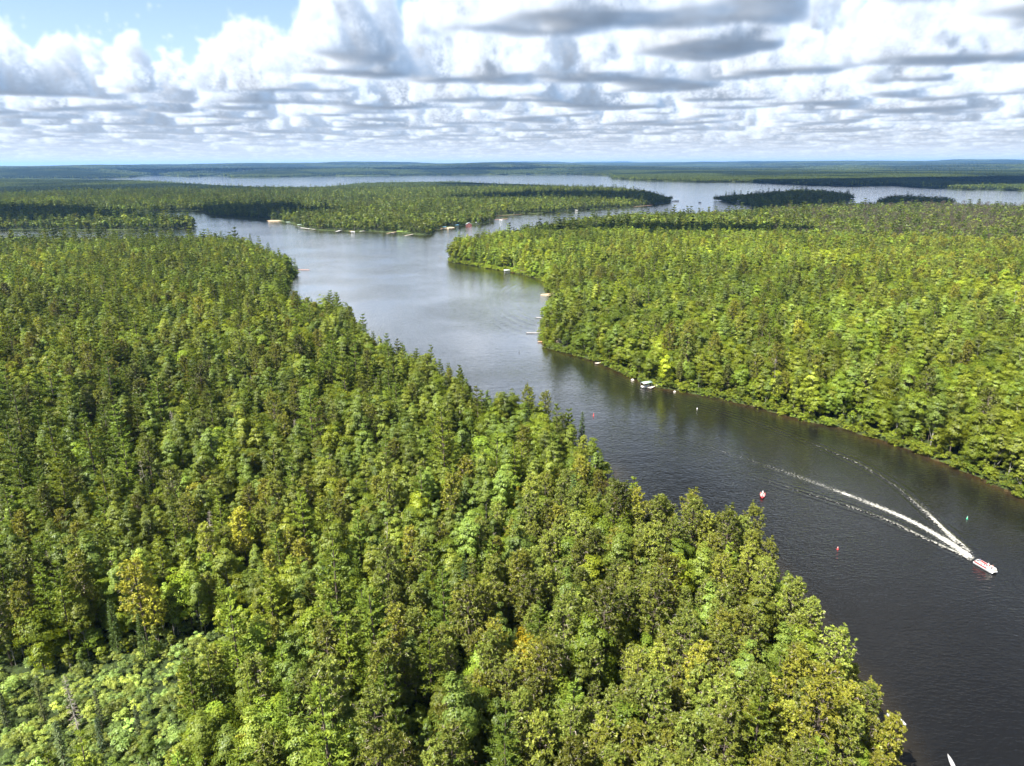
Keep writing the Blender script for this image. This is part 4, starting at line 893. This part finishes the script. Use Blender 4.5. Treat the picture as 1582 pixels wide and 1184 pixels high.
def person(loc, rz, label, shirt, cap=None, standing=False):
    t = thing('person', loc, label, 'person', 'people aboard the boats', rz)
    skin_obj('body', BODY, BEDGE, SKIN, t)
    k = [0, 1, 2, 6, 7, 10, 11]; skin_obj('shirt', [BODY[i][:3]+(BODY[i][3]+.022,) for i in k], [(0, 1), (1, 2), (2, 3), (3, 4), (2, 5), (5, 6)], shirt, t)
    k = [0, 14, 15, 16, 18, 19, 20]; skin_obj('trousers', [BODY[i][:3]+(BODY[i][3]+.018,) for i in k], [(0, 1), (1, 2), (2, 3), (0, 4), (4, 5), (5, 6)], DENIM, t)
    MB().lathe([(.118, .84), (.125, .90), (.10, .965), (.04, .995)], 10, (0, .015, 0)).build('cap' if cap else 'hair', cap or HAIR, t, True)
    return t

def hull_mesh(L, B, D, fine=2.2, stern=.85):
    """open boat: outer shell, gunwale and inner well as one skin; bow towards +y"""
    n = 12; v = []; f = []
    for i in range(n+1):
        t = i/n; y = -L/2+L*t; b = B/2*(stern+(1-stern)*min(t*3, 1))*(1-max(t-.35, 0)**fine/.65**fine); b = max(b, .02); sh = D*(1+.28*t*t); k = D*.45*max(t-.6, 0)**2*4
        for x, z in ((-b, sh), (-b*.92, sh*.45), (-b*.55, k+.02), (0, k), (b*.55, k+.02), (b*.92, sh*.45), (b, sh), (max(b-.09, .005), sh), (max(b*.78-.06, .004), k+.16), (0, k+.15), (-max(b*.78-.06, .004), k+.16), (-max(b-.09, .005), sh)): v.append((x, y, z))
    m = 12
    for i in range(n): f += [(i*m+j, i*m+(j+1) % m, (i+1)*m+(j+1) % m, (i+1)*m+j) for j in range(m)]
    f += [tuple(range(m))[::-1]]; return v, f
def outboard(parent, y, z):
    o = MB().box((0, y-.12, z+.42), (.34, .48, .42), taper=.8).build('motor', BLACK, parent, bevel=.05); MB().box((0, y-.16, z-.05), (.12, .2, .6)).build('shaft', BLACK, o); return o
def open_boat(name, loc, rz, label, cat, L, B, D, hullm, wellm=GREYV, motor=True, seats=3, group=None, sink=.12):
    t = thing(name, (loc[0], loc[1], loc[2]-sink), label, cat, group, rz); v, f = hull_mesh(L, B, D); h = MB().add(v, f).build('hull', hullm, t, True)
    MB().prism([(-B*.36, -L*.42), (B*.36, -L*.42), (B*.34, L*.15), (0.02, L*.34), (-.02, L*.34), (-B*.34, L*.15)], .20, .23).build('floor', wellm, t)
    for i in range(seats): MB().box((0, -L*.36+i*L*.25, D*.72), (B*.78*(1 if i < 2 else .8), .28, .06)).build('seat', CREAM if seats else wellm, t, bevel=.02)
    for s_ in (-1, 1): MB().tube([(s_*B*.44, -L/2+.05, D*1.02), (s_*B*.49, 0, D*1.08), (s_*B*.30, L*.36, D*1.24)], .03, 6).build('rail', ALU, t, True)
    if motor: outboard(t, -L/2, D*.55)
    return t

# ---- pontoon boat under way
bd = np.array([.30, -.955]); bd /= np.linalg.norm(bd); bz = math.atan2(-bd[0], bd[1]); bc = P(1522, 877, .3)
pb = thing('pontoon_boat', (bc[0], bc[1], 0), 'red and white pontoon boat speeding along the channel ahead of its wake', 'boat', None, bz, .9)
for s_ in (-1, 1): MB().tube([(s_*.92, -3.5, .26), (s_*.92, -3.3, .26), (s_*.92, 2.7, .26), (s_*.90, 3.3, .36), (s_*.86, 3.6, .52)], [.22, .32, .32, .26, .06], 12).build('float_tube', ALU, pb, True)
MB().prism([(-1.28, -3.5), (1.28, -3.5), (1.28, 2.9), (1.0, 3.5), (-1.0, 3.5), (-1.28, 2.9)], .60, .72).build('deck', WHITE, pb)
MB().prism([(-1.14, -3.4), (1.14, -3.4), (1.14, 2.7), (.9, 3.3), (-.9, 3.3), (-1.14, 2.7)], .724, .74).build('carpet', GREYV, pb)
for x in (-1.2, 1.2): MB().box((x, -.9, 1.03), (.06, 4.4, .52)).build('side_panel', RED, pb, bevel=.02)
for s_ in (-1, 1): MB().tube([(s_*1.2, 1.32, 1.02), (s_*1.2, 2.6, 1.02), (s_*1.0, 3.15, 1.02), (s_*.45, 3.3, 1.02)], .05, 6).build('bow_rail', ALU, pb, True)
MB().prism([(-1.2, 1.3), (-1.14, 1.3), (-1.14, 2.6), (-.9, 3.1), (.9, 3.1), (1.14, 2.6), (1.14, 1.3), (1.2, 1.3), (1.2, 2.65), (.95, 3.2), (-.95, 3.2), (-1.2, 2.65)], .78, 1.26).build('bow_panel', CREAM, pb)
for x in (-1.22, 1.22): MB().tube([(x, -3.1, 1.32), (x, 1.3, 1.32)], .035, 6).build('top_rail', WHITE, pb, True)
for s_ in (-1, 1):
    st = MB().box((s_*.82, 1.9, .95), (.56, 2.0, .40)).build('lounge_seat', CREAM, pb, bevel=.05); MB().box((s_*1.05, 1.9, 1.28), (.16, 2.0, .36)).build('backrest', WHITE, st, bevel=.05)
st = MB().box((-.1, -2.7, .95), (1.9, .6, .40)).build('stern_bench', CREAM, pb, bevel=.05); MB().box((-.1, -3.02, 1.3), (1.9, .16, .42)).build('backrest', WHITE, st, bevel=.05)
cs = MB().box((.72, -.2, 1.15), (.7, .6, .85), taper=.85).build('console', WHITE, pb, bevel=.04); MB().box((.72, .08, 1.72), (.62, .04, .32)).build('windscreen', GLASS, cs); MB().tube([(.72, -.5, 1.5), (.72, -.62, 1.5)], .18, 10).build('steering_wheel', BLACK, cs)
st = MB().box((.72, -1.15, 1.0), (.55, .55, .50)).build('helm_seat', CREAM, pb, bevel=.05); MB().box((.72, -1.42, 1.45), (.55, .12, .5)).build('backrest', WHITE, st, bevel=.04)
bm_ = MB().tube([(-1.15, -2.9, 1.3), (-1.15, -2.6, 2.0), (1.15, -2.6, 2.0), (1.15, -2.9, 1.3)], .04, 6).build('canopy_frame', BLACK, pb, True); MB().tube([(-1.15, -2.62, 2.05), (0, -2.62, 2.12), (1.15, -2.62, 2.05)], .14, 8).build('folded_canopy', BLACK, bm_, True)
outboard(pb, -3.55, .5)
def on_boat(x, y, z):
    c, s_ = math.cos(bz), math.sin(bz); return (bc[0]+.9*(x*c-y*s_), bc[1]+.9*(x*s_+y*c), .9*z)
person(on_boat(.72, -1.15, 1.20), bz, 'person in white top steering the red and white pontoon boat', SHIRTW)
person(on_boat(-.55, .45, 1.02), bz+3.0, 'person in white top and cap sitting amidships on the pontoon boat', SHIRTW, CAPM)
MB().box((-.6, .38, .85), (.6, .5, .22)).build('cushion', CREAM, pb, bevel=.04)
person(on_boat(-.80, 1.75, 1.10), bz-1.4, 'person in pink top on the left bow lounge of the pontoon boat', SHIRTP)
person(on_boat(-.5, -2.62, 1.10), bz, 'person in blue top on the stern bench of the pontoon boat', SHIRTB)

# ---- small fishing boat with two people
fc = P(1178, 766, .3); fz = R(160)
fb = open_boat('fishing_boat', (fc[0], fc[1], 0), fz, 'small red open fishing boat carrying two people in the channel', 'boat', 4.8, 1.9, .72, RED, GREYV, True, 3)
def on_f(x, y, z):
    c, s_ = math.cos(fz), math.sin(fz); return (fc[0]+x*c-y*s_, fc[1]+x*s_+y*c, z)
person(on_f(0, -1.7, .46), fz, 'person in white top and cap at the stern of the small red boat', SHIRTW, CAPM)
person(on_f(.1, .7, .46), fz+.4, 'person in pink top on the front seat of the small red boat', SHIRTP, CAPM)

# ---- boats by the lower right shore, channel markers
cc = P(1470, 1180); open_boat('canoe', (cc[0], cc[1], 0), R(-12), 'pale grey canoe lying on the water at the lower right edge', 'canoe', 4.4, .8, .36, DULL, GREYV, False, 2)
cc = P(1384, 1113); open_boat('rowboat', (cc[0], cc[1], 0), R(-142), 'dull aluminium rowboat moored beside the trees at the lower right shore', 'rowboat', 4.2, 1.5, .5, DULL, GREYV, False, 3)
REDB = mat('buoy_red', (.50, .03, .025), .45, var=.05); GREENB = mat('buoy_green', (.03, .30, .16), .45, var=.05)
def buoy(px, py, label, mt, can=True, h=1.3, band=True):
    p = P(px, py); t = thing('channel_marker', (p[0], p[1], 0), label, 'buoy', 'channel markers', 0, .72)
    MB().lathe([(.30, -.3), (.42, -.05), (.42, .12), (.20, .22), (.17, h*.75), (.15, h) if can else (.02, h)], 12).build('float', mt, t, True)
    if band: MB().lathe([(.215, h*.52), (.215, h*.72)], 12).build('band', WHITE, t, True)
    MB().lathe([(.06, h-.02), (.08, h+.06), (.05, h+.16), (.015, h+.2)], 8).build('light', WHITE, t, True)
buoy(1294, 849, 'red channel marker with a white band near the lower pines', REDB, False)
buoy(1494, 802, 'green channel marker between the pontoon boat and the right bank', GREENB)
buoy(802, 545, 'slim dark channel marker in mid channel off the sandy docks', BLACK, True, 1.9, False)
buoy(917, 643, 'slim red channel marker off the tall pine on the point', REDB, True, 1.9, False)
buoy(1077, 632, 'small white marker floating near the right bank', WHITE, True, .8, False)

# ---- docks, boat lifts, cabins
def dock(a, b, width, wood, label, cat='dock', z=.5, group='docks along the shores', ext=0.0):
    A, B = P(*a), P(*b); d = B-A; L = math.hypot(d[0], d[1]); L2 = L+ext; rz = math.atan2(-d[0], d[1])
    t = thing('dock', (A[0], A[1], 0), label, cat, group, rz)
    MB().box((0, L2/2, z), (width, L2, .12)).build('deck', WOODS[wood], t)
    n = max(int(L2/3.5), 1)
    for i in range(n+1):
        for s_ in (-1, 1): MB().tube([(s_*(width/2-.1), .15+(L2-.3)*i/n, -1.4), (s_*(width/2-.1), .15+(L2-.3)*i/n, z+.45)], .07, 6).build('post', POSTM, t)
    return t
DOCKS = [((478, 417.8), (457, 417.5), 2.2, 'red', 'short red-brown dock beside the boathouse on the left bank'),
         ((813, 515.5), (846, 515.5), 1.6, 'grey', 'longest grey dock on the right bank, pointing straight out'), ((828, 491.5), (852, 493.2), 1.6, 'grey', 'dark grey dock on the right bank above the longest dock'),
         ((831, 529), (850, 529.8), 2.0, 'red', 'red-brown dock below the stone patio on the right bank'), ((920, 562.8), (948, 559.5), 2.0, 'pale', 'pale dock alone on the wooded right bank'),
         ((1003, 601), (1022, 592), 2.2, 'pale', 'pale dock next to the green boat canopy on the right bank'), ((837, 455.8), (858, 454), 3.0, 'tan', 'tan dock with platform in the small bay of the right bank'),
         ((861, 468.8), (884, 463.5), 3.0, 'white', 'white dock at the back of the small bay'), ((816, 425), (827, 422), 2.6, 'tan', 'small tan dock near the tip of the right bank'), ((825, 429.2), (843, 428), 3.2, 'pale', 'pale dock with boat below the small tan dock'),
         ((790, 421.5), (818, 419), 6.5, 'red', 'broad reddish deck at the water on the right bank tip'),
         ((464, 352.4), (488, 355), 4.0, 'white', 'white dock beside the lone spruce on the peninsula shore'), ((392, 337), (412, 338.8), 4.0, 'brown', 'brown dock at the left end of the peninsula cottages'), ((413, 341.5), (428, 339.5), 4.0, 'tan', 'tan dock left of the lone spruce'),
         ((519, 358.3), (528, 356.2), 4.0, 'white', 'white dock right of the lone spruce'), ((540, 358), (554, 356), 4.0, 'tan', 'tan dock midway along the peninsula front'), ((556, 358), (570, 356.8), 3.6, 'white', 'white dock left of the dark cabin'),
         ((598, 361.2), (612, 358.8), 3.6, 'tan', 'tan dock in front of the dark cabin'), ((625, 365), (638, 362.4), 3.0, 'pale', 'pale dock right of the dark cabin'), ((669, 356.2), (690, 353), 6.0, 'tan', 'sandy-coloured dock right of the wooded corner of the peninsula'),
         ((764, 334.5), (806, 331.6), 3.5, 'brown', 'long marina pier in the bay of the peninsula'), ((765, 340), (784, 338.6), 3.5, 'red', 'short marina pier nearer than the long pier'),
         ((883, 325.5), (897, 323.2), 6.0, 'white', 'white dock below the white house on the peninsula'), ((980, 320), (1008, 317.4), 5.0, 'brown', 'dark dock near the right tip of the peninsula'),
         ((1136, 316), (1147, 314), 6.0, 'white', 'white dock on the left side of the oval island'), ((1213, 286), (1229, 285.2), 12.0, 'pale', 'pale pier on the far shore behind the oval island')]
for d in DOCKS: dock(*d)
def boat_lift(px, py, rz, canopy, label, L=6.5, W=3.2, H=2.9, boat=True, scale=1.0):
    p = P(px, py); t = thing('boat_lift', (p[0], p[1], 0), label, 'boat lift', 'boat lifts with canopies', rz, scale)
    for x in (-1, 1):
        for y in (-1, 1): MB().tube([(x*W*.46, y*L*.42, -1.2), (x*W*.46, y*L*.42, H)], .06, 6).build('post', ALU, t)
    n = 8; pr = [(-W/2+W*i/n, H+.45*math.sin(math.pi*i/n)) for i in range(n+1)]; v = [(x, y, z) for y in (-L/2, L/2) for x, z in pr]+[(x, y, z-.05) for y in (-L/2, L/2) for x, z in pr]; m = n+1
    f = [(i, i+1, m+i+1, m+i) for i in range(n)]+[(2*m+i, 3*m+i, 3*m+i+1, 2*m+i+1) for i in range(n)]+[(0, m, 3*m, 2*m), (n, 2*m+n, 3*m+n, m+n)]+[(i, 2*m+i, 2*m+i+1, i+1) for i in range(n)]+[(m+i, m+i+1, 3*m+i+1, 3*m+i) for i in range(n)]
    MB().add(v, f).build('canopy', canopy, t, True)
    for x in (-1, 1): MB().box((x*W*.46, 0, .5), (.12, L*.84, .15)).build('bunk', ALU, t)
    if boat: open_boat('motorboat', (p[0], p[1], .35), rz, 'motorboat under the '+label.replace(' over ', ' at '), 'boat', 5.4, 2.0, .75, WHITE, CREAM, True, 2, 'boats parked under canopies', 0)
boat_lift(998, 599, R(-62), GREENC, 'grey-green boat canopy over the dock on the wooded right bank', 6.2, 3.4)
boat_lift(783, 421.5, R(-80), WHITEC, 'white boat canopy over the left end of the broad reddish deck', 7.0, 3.6)
boat_lift(790, 418.6, R(-80), GREENC, 'pale green boat canopy over the deck, behind the white one', 6.5, 3.4)
boat_lift(463, 350.6, R(-75), GREENC, 'dark green boat canopy over the white dock by the lone spruce', 8, 5, 4.2)
boat_lift(526, 356.3, R(-85), WHITEC, 'small white boat canopy over the dock right of the lone spruce', 7, 4, 3.2)
boat_lift(686, 353.6, R(-85), BLUEC, 'left blue boat canopy over the sandy dock of the peninsula', 9, 4.5, 3.4)
boat_lift(705, 350.6, R(-85), BLUEC, 'right blue boat canopy over the water of the peninsula shore', 10, 4.5, 3.4)
boat_lift(738, 346.6, R(-85), WHITEC, 'white boat canopy over the shore beside the red boathouse', 9, 4.5, 3.6)
boat_lift(446, 346, R(-85), GREENC, 'grey boat canopy over the shore left of the white dock', 8, 5, 3.4)
def cabin(name, px, py, W, L, H, rz, wallm, roofm, label, cat='house', pitch=.45, flat=False, zg=None):
    p = P(px, py, 1.2); s_, _ = shore(p[None, :2]); zg = max(height(p[None, :2], s_)[0], .3) if zg is None else zg
    t = thing(name, (p[0], p[1], zg-.3), label, cat, None, rz); MB().box((0, 0, H/2), (W, L, H)).build('wall', wallm, t)
    if flat: ro = MB().box((0, 0, H+.14), (W+.8, L+.8, .28)).build('roof', roofm, t)
    else:
        o = .5; r = W/2+o; zt = H+r*pitch; z0 = H-o*pitch; v = []
        for y in (-L/2-o, L/2+o): v += [(-r, y, z0), (0, y, zt), (r, y, z0), (-r, y, z0+.2), (0, y, zt+.2), (r, y, z0+.2)]
        ro = MB().add(v, [(0, 1, 7, 6), (1, 2, 8, 7), (3, 9, 10, 4), (4, 10, 11, 5), (0, 6, 9, 3), (2, 5, 11, 8), (0, 3, 4, 1), (1, 4, 5, 2), (6, 7, 10, 9), (7, 8, 11, 10)]).build('roof', roofm, t)
        MB().add([(-W/2, -L/2+.01, H), (W/2, -L/2+.01, H), (0, -L/2+.01, H+W/2*pitch), (-W/2, L/2-.01, H), (W/2, L/2-.01, H), (0, L/2-.01, H+W/2*pitch)], [(0, 1, 2), (3, 5, 4), (0, 3, 4, 1), (1, 4, 5, 2), (2, 5, 3, 0)]).build('gable', wallm, t)
        MB().box((W*.2, L*.15, H+W/2*pitch+.2), (.7, .7, 1.6)).build('chimney', ROOFG, ro)
    storeys = max(int(H/2.6), 1)
    for k in range(storeys):
        for x in ((-.3, .02, .32) if k else (-.3, .3)):
            w = MB().box((x*W, -L/2-.03, k*2.6+1.5), (W*.2, .08, 1.25)).build('window', WHITE, t); MB().box((x*W, -L/2-.08, k*2.6+1.5), (W*.2-.2, .06, 1.05)).build('pane', GLASS, w)
        for y in (-.25, .25):
            for x in (-1, 1):
                w = MB().box((x*(W/2+.03), y*L, k*2.6+1.5), (.08, 1.5, 1.2)).build('window', WHITE, t); MB().box((x*(W/2+.08), y*L, k*2.6+1.5), (.06, 1.3, 1.0)).build('pane', GLASS, w)
    dr = MB().box((0, -L/2-.04, 1.02), (1.0, .1, 2.04)).build('door', LOGS if wallm is not LOGS else WHITE, t); MB().tube([(.38, -L/2-.1, 1.0), (.38, -L/2-.16, 1.0)], .05, 6).build('handle', BLACK, dr)
cabin('boathouse', 454.5, 416, 6.5, 6, 4.4, R(35), GREYW, ROOFGR, 'two-storey grey boathouse with green flat roof on the left bank', 'boathouse', flat=True)
cabin('cabin', 601, 352.5, 13, 10, 5.2, R(8), LOGS, ROOFW, 'dark brown cabin with pale roof behind the peninsula docks', 'cabin')
cabin('house', 892, 318.5, 16, 11, 5.2, R(-10), WHITEW, ROOFW, 'white house among dark trees on the peninsula', 'house')
cabin('boathouse', 724, 348.2, 11, 8, 3.4, R(10), REDW, ROOFW, 'red boathouse with pale roof near the peninsula corner', 'boathouse')
cabin('house', 1143, 313.8, 18, 11, 4.6, R(20), WHITEW, ROOFW, 'white house at the left end of the oval island', 'house')
cabin('cottage', 1251, 316.5, 16, 10, 3.6, R(5), WHITEW, ROOFW, 'white cottage on the low islet in front of the oval island', 'house')
cabin('house', 899, 512, 9, 8, 5.2, R(40), LOGS, ROOFW, 'brown house with pale roof hidden in trees of the right bank', 'house')
# moored boats
for px, py, rz, lb, sc in ((832, 427.6, -80, 'white motorboat tied to the pale dock near the right bank tip', 1), (872, 465.5, -70, 'white motorboat tied to the white dock in the small bay', 1), (1081, 313.2, 40, 'small dark motorboat out on the wide lake left of the island', 1.6),
                           (770, 331.8, 5, 'leftmost boat at the long marina pier', 1.3), (777, 331.2, 5, 'second boat from the left at the long marina pier', 1.3), (785, 330.7, 5, 'third boat from the left at the long marina pier', 1.3), (794, 330.6, 5, 'rightmost boat at the long marina pier', 1.3),
                           (774, 340.4, 80, 'boat at the short marina pier', 1.3), (545, 358.6, 85, 'white boat at the tan dock midway along the peninsula', 1.2), (606, 360.8, 75, 'white boat in front of the dark cabin', 1.2), (890, 325.6, 80, 'white boat at the dock below the white house', 1.5)):
    p = P(px, py); open_boat('motorboat', (p[0], p[1], 0), R(rz), lb, 'boat', 6*sc, 2.3*sc, .85*sc, WHITE if 'dark' not in lb else BLACK, CREAM, True, 2, 'moored motorboats')
# stone patio, gravel clearings, rocks, fallen tree
STONE = mat('patio_stone', (.36, .28, .24), .85, var=.15, scale=1.5); GRAVEL = mat('gravel', (.46, .38, .30), .95, var=.25, scale=2, bump=.4); ROCK = mat('granite', (.27, .25, .23), .9, var=.25, scale=.8, bump=.5); SAND = mat('sand', (.34, .27, .18), .95, var=.15, scale=1)
def slab(name, px, py, rx, ry, m, seed, h=.35, lift=.25, label=None, cat=None):
    p = P(px, py, 1.2); g = np.random.default_rng(seed); s_, _ = shore(p[None, :2]); zz = max(height(p[None, :2], s_)[0], .1); n = 22
    po = [(rx*math.cos(6.283*k/n)*g.uniform(.82, 1.15), ry*math.sin(6.283*k/n)*g.uniform(.82, 1.15)) for k in range(n)]
    o = MB().prism(po, -1.2, h).build(name, m); o.location = (p[0], p[1], zz+lift-.3); return tag(o, label, cat) if label else tag(o, kind='structure')
slab('patio', 857, 523, 4.2, 5.0, STONE, 1, .5, .4, 'round pinkish stone patio above the red-brown dock', 'patio')
slab('sandy_yard', 868, 530, 4.5, 5.5, SAND, 2); slab('gravel_clearing', 1345, 572, 7.5, 7.0, GRAVEL, 3); slab('gravel_clearing', 1422, 604, 3.4, 6.0, GRAVEL, 4); slab('sandy_yard', 846, 454, 6, 4, SAND, 5); slab('sandy_yard', 805, 419.5, 8, 8, SAND, 6)
slab('sandy_yard', 430, 341, 22, 14, SAND, 7); slab('lawn', 625, 357, 16, 20, mat('lawn_grass', (.13, .19, .035), .95, var=.15, scale=.3), 8); slab('sandy_yard', 690, 352, 14, 16, SAND, 9)
def rock(px, py, rx, ry, rz, seed, label):
    p = P(px, py); g = np.random.default_rng(seed); b = bmesh.new(); bmesh.ops.create_icosphere(b, subdivisions=3, radius=1.0); dr = unit(g, 9)*g.uniform(1.5, 5, (9, 1)); ph = g.uniform(0, 6, 9); am = g.uniform(.03, .12, 9)
    for v in b.verts: q = np.array(v.co); k = 1+(np.sin(dr @ q+ph)*am).sum(); v.co = (q[0]*rx*k, q[1]*ry*k, q[2]*rz*k)
    me = bpy.data.meshes.new('rock'); b.to_mesh(me); b.free(); me.materials.append(ROCK); o = link(bpy.data.objects.new('rock', me)); o.location = (p[0], p[1], 0); tag(o, label, 'rock')
rock(1043, 311, 9, 8, 2.2, 1, 'dark rock islet off the right tip of the peninsula'); rock(977, 587.5, 1.0, .8, .7, 2, 'pale boulder at the water left of the green boat canopy'); rock(1042, 605.5, .9, .9, .6, 3, 'boulder at the water right of the green boat canopy'); rock(938, 556.5, .8, .7, .5, 4, 'small boulder in the shallows above the lone pale dock')
p = P(688, 399); t = thing('fallen_tree', (p[0], p[1], .3), 'bare fallen tree lying in the water at the tip of the right bank', 'dead tree', None, 0.0); t.rotation_euler = (R(4), R(-82), R(15)); link(bpy.data.objects.new('trunk', NEARMESH['snag'][1][0]), t); c = link(bpy.data.objects.new('twigs', NEARMESH['snag'][1][1]), t); c['kind'] = 'stuff'
RUSTT = [x.meshes('rust', BARK, [RUST]) for x in (spruce(700, 10, 1.5), broadleaf(701, 9, 2.0, .2, 22, 50, .38))]
for px, py, hh, v, lb in ((885, 722, 9, 0, 'rust-brown dead conifer beside the point'), (264, 602, 8, 1, 'small rust-red tree in the upper left forest'), (412, 742, 9, 1, 'orange-brown dying tree left of centre in the forest'), (738, 1150, 7, 0, 'rust-brown young conifer at the bottom edge near the centre'), (1105, 1160, 7, 1, 'rust-orange small tree at the bottom edge right of centre')):
    q = P(px, py, hh+1.5); t = thing('dying_tree', (q[0], q[1], 1.2), lb, 'tree', None, 1.0, hh/10); link(bpy.data.objects.new('trunk', RUSTT[v][0]), t); link(bpy.data.objects.new('crown', RUSTT[v][1]), t)
p = P(684, 657, 2); tp = thing('tarp_stack', (p[0], p[1], 1.2), 'blue tarp over a pile in a gap of the forest', 'tarp', None, .4)
TARP = mat('blue_tarp', (.06, .22, .48), .5, var=.1); MB().box((0, 0, .55), (3.4, 2.2, 1.1), taper=.75).build('tarp', TARP, tp, bevel=.15); MB().tube([(-1.5, -1.12, .2), (1.5, -1.12, .2)], .03, 5).build('rope', WHITE, tp)
print('things', round(time.time()-T_START, 1))

# ------------------------------------------------------------------ clouds overhead (they shade parts of the land, as in the photograph)
CLOUDM = mat('cloud_white', (.85, .86, .88), 1.0, spec=0, var=.02, scale=.002)
def cloud_over(px, py, rx, ry, alt, seed, zg=0.0):
    c = P(px, py, zg); c = c + SUN*((alt-zg)/SUN[2]); g = np.random.default_rng(seed); mb = bmesh.new()
    bmesh.ops.create_icosphere(mb, subdivisions=5, radius=1.0)
    v = np.array([q.co[:] for q in mb.verts]); ph = g.uniform(0, 6.28, (14, 1)); dr = unit(g, 14)*g.uniform(2, 9, (14, 1)); am = g.uniform(.02, .09, 14)
    k = 1+(np.sin(v @ dr.T+ph.T) @ am); v = v*k[:, None]*np.array([rx, ry, min(rx, ry)*.7]); v[:, 2] = np.where(v[:, 2] < 0, v[:, 2]*.12, v[:, 2])
    for q, p in zip(mb.verts, v): q.co = p
    me = bpy.data.meshes.new('cloud'); mb.to_mesh(me); mb.free(); me.materials.append(CLOUDM); me.polygons.foreach_set('use_smooth', np.ones(len(me.polygons), bool))
    o = link(bpy.data.objects.new('cloud', me)); o.location = c; tag(o, kind='structure')
for i, a in enumerate([(80, 338, 520, 230, 1100), (360, 331, 150, 110, 1100), (930, 309, 420, 260, 1100), (1215, 312, 560, 420, 1100), (1420, 316, 290, 190, 1100), (1450, 286, 2300, 620, 1500), (1020, 356, 215, 85, 1100, 14), (300, 270, 1800, 600, 2300), (700, 268, 1500, 800, 2500)]):
    cloud_over(*a[:5], 40+i, *(a[5:] or ()))

# ------------------------------------------------------------------ haze
hm = bpy.data.materials.new('haze'); hm.use_nodes = True; nt = hm.node_tree; nt.nodes.clear()
ho = nt.nodes.new('ShaderNodeOutputMaterial'); hv = nt.nodes.new('ShaderNodeVolumePrincipled'); hv.inputs['Color'].default_value = (.24, .52, 1.0, 1); hv.inputs['Density'].default_value = 2.3e-5; hv.inputs['Anisotropy'].default_value = .2
nt.links.new(hv.outputs[0], ho.inputs['Volume'])
hb_ = MB().box((0, 0, 146), (100000, 100000, 300)).build('haze', hm); tag(hb_, 'thin blue haze lying over the distant woods', 'haze', kind='stuff')
print('done', round(time.time()-T_START, 1))
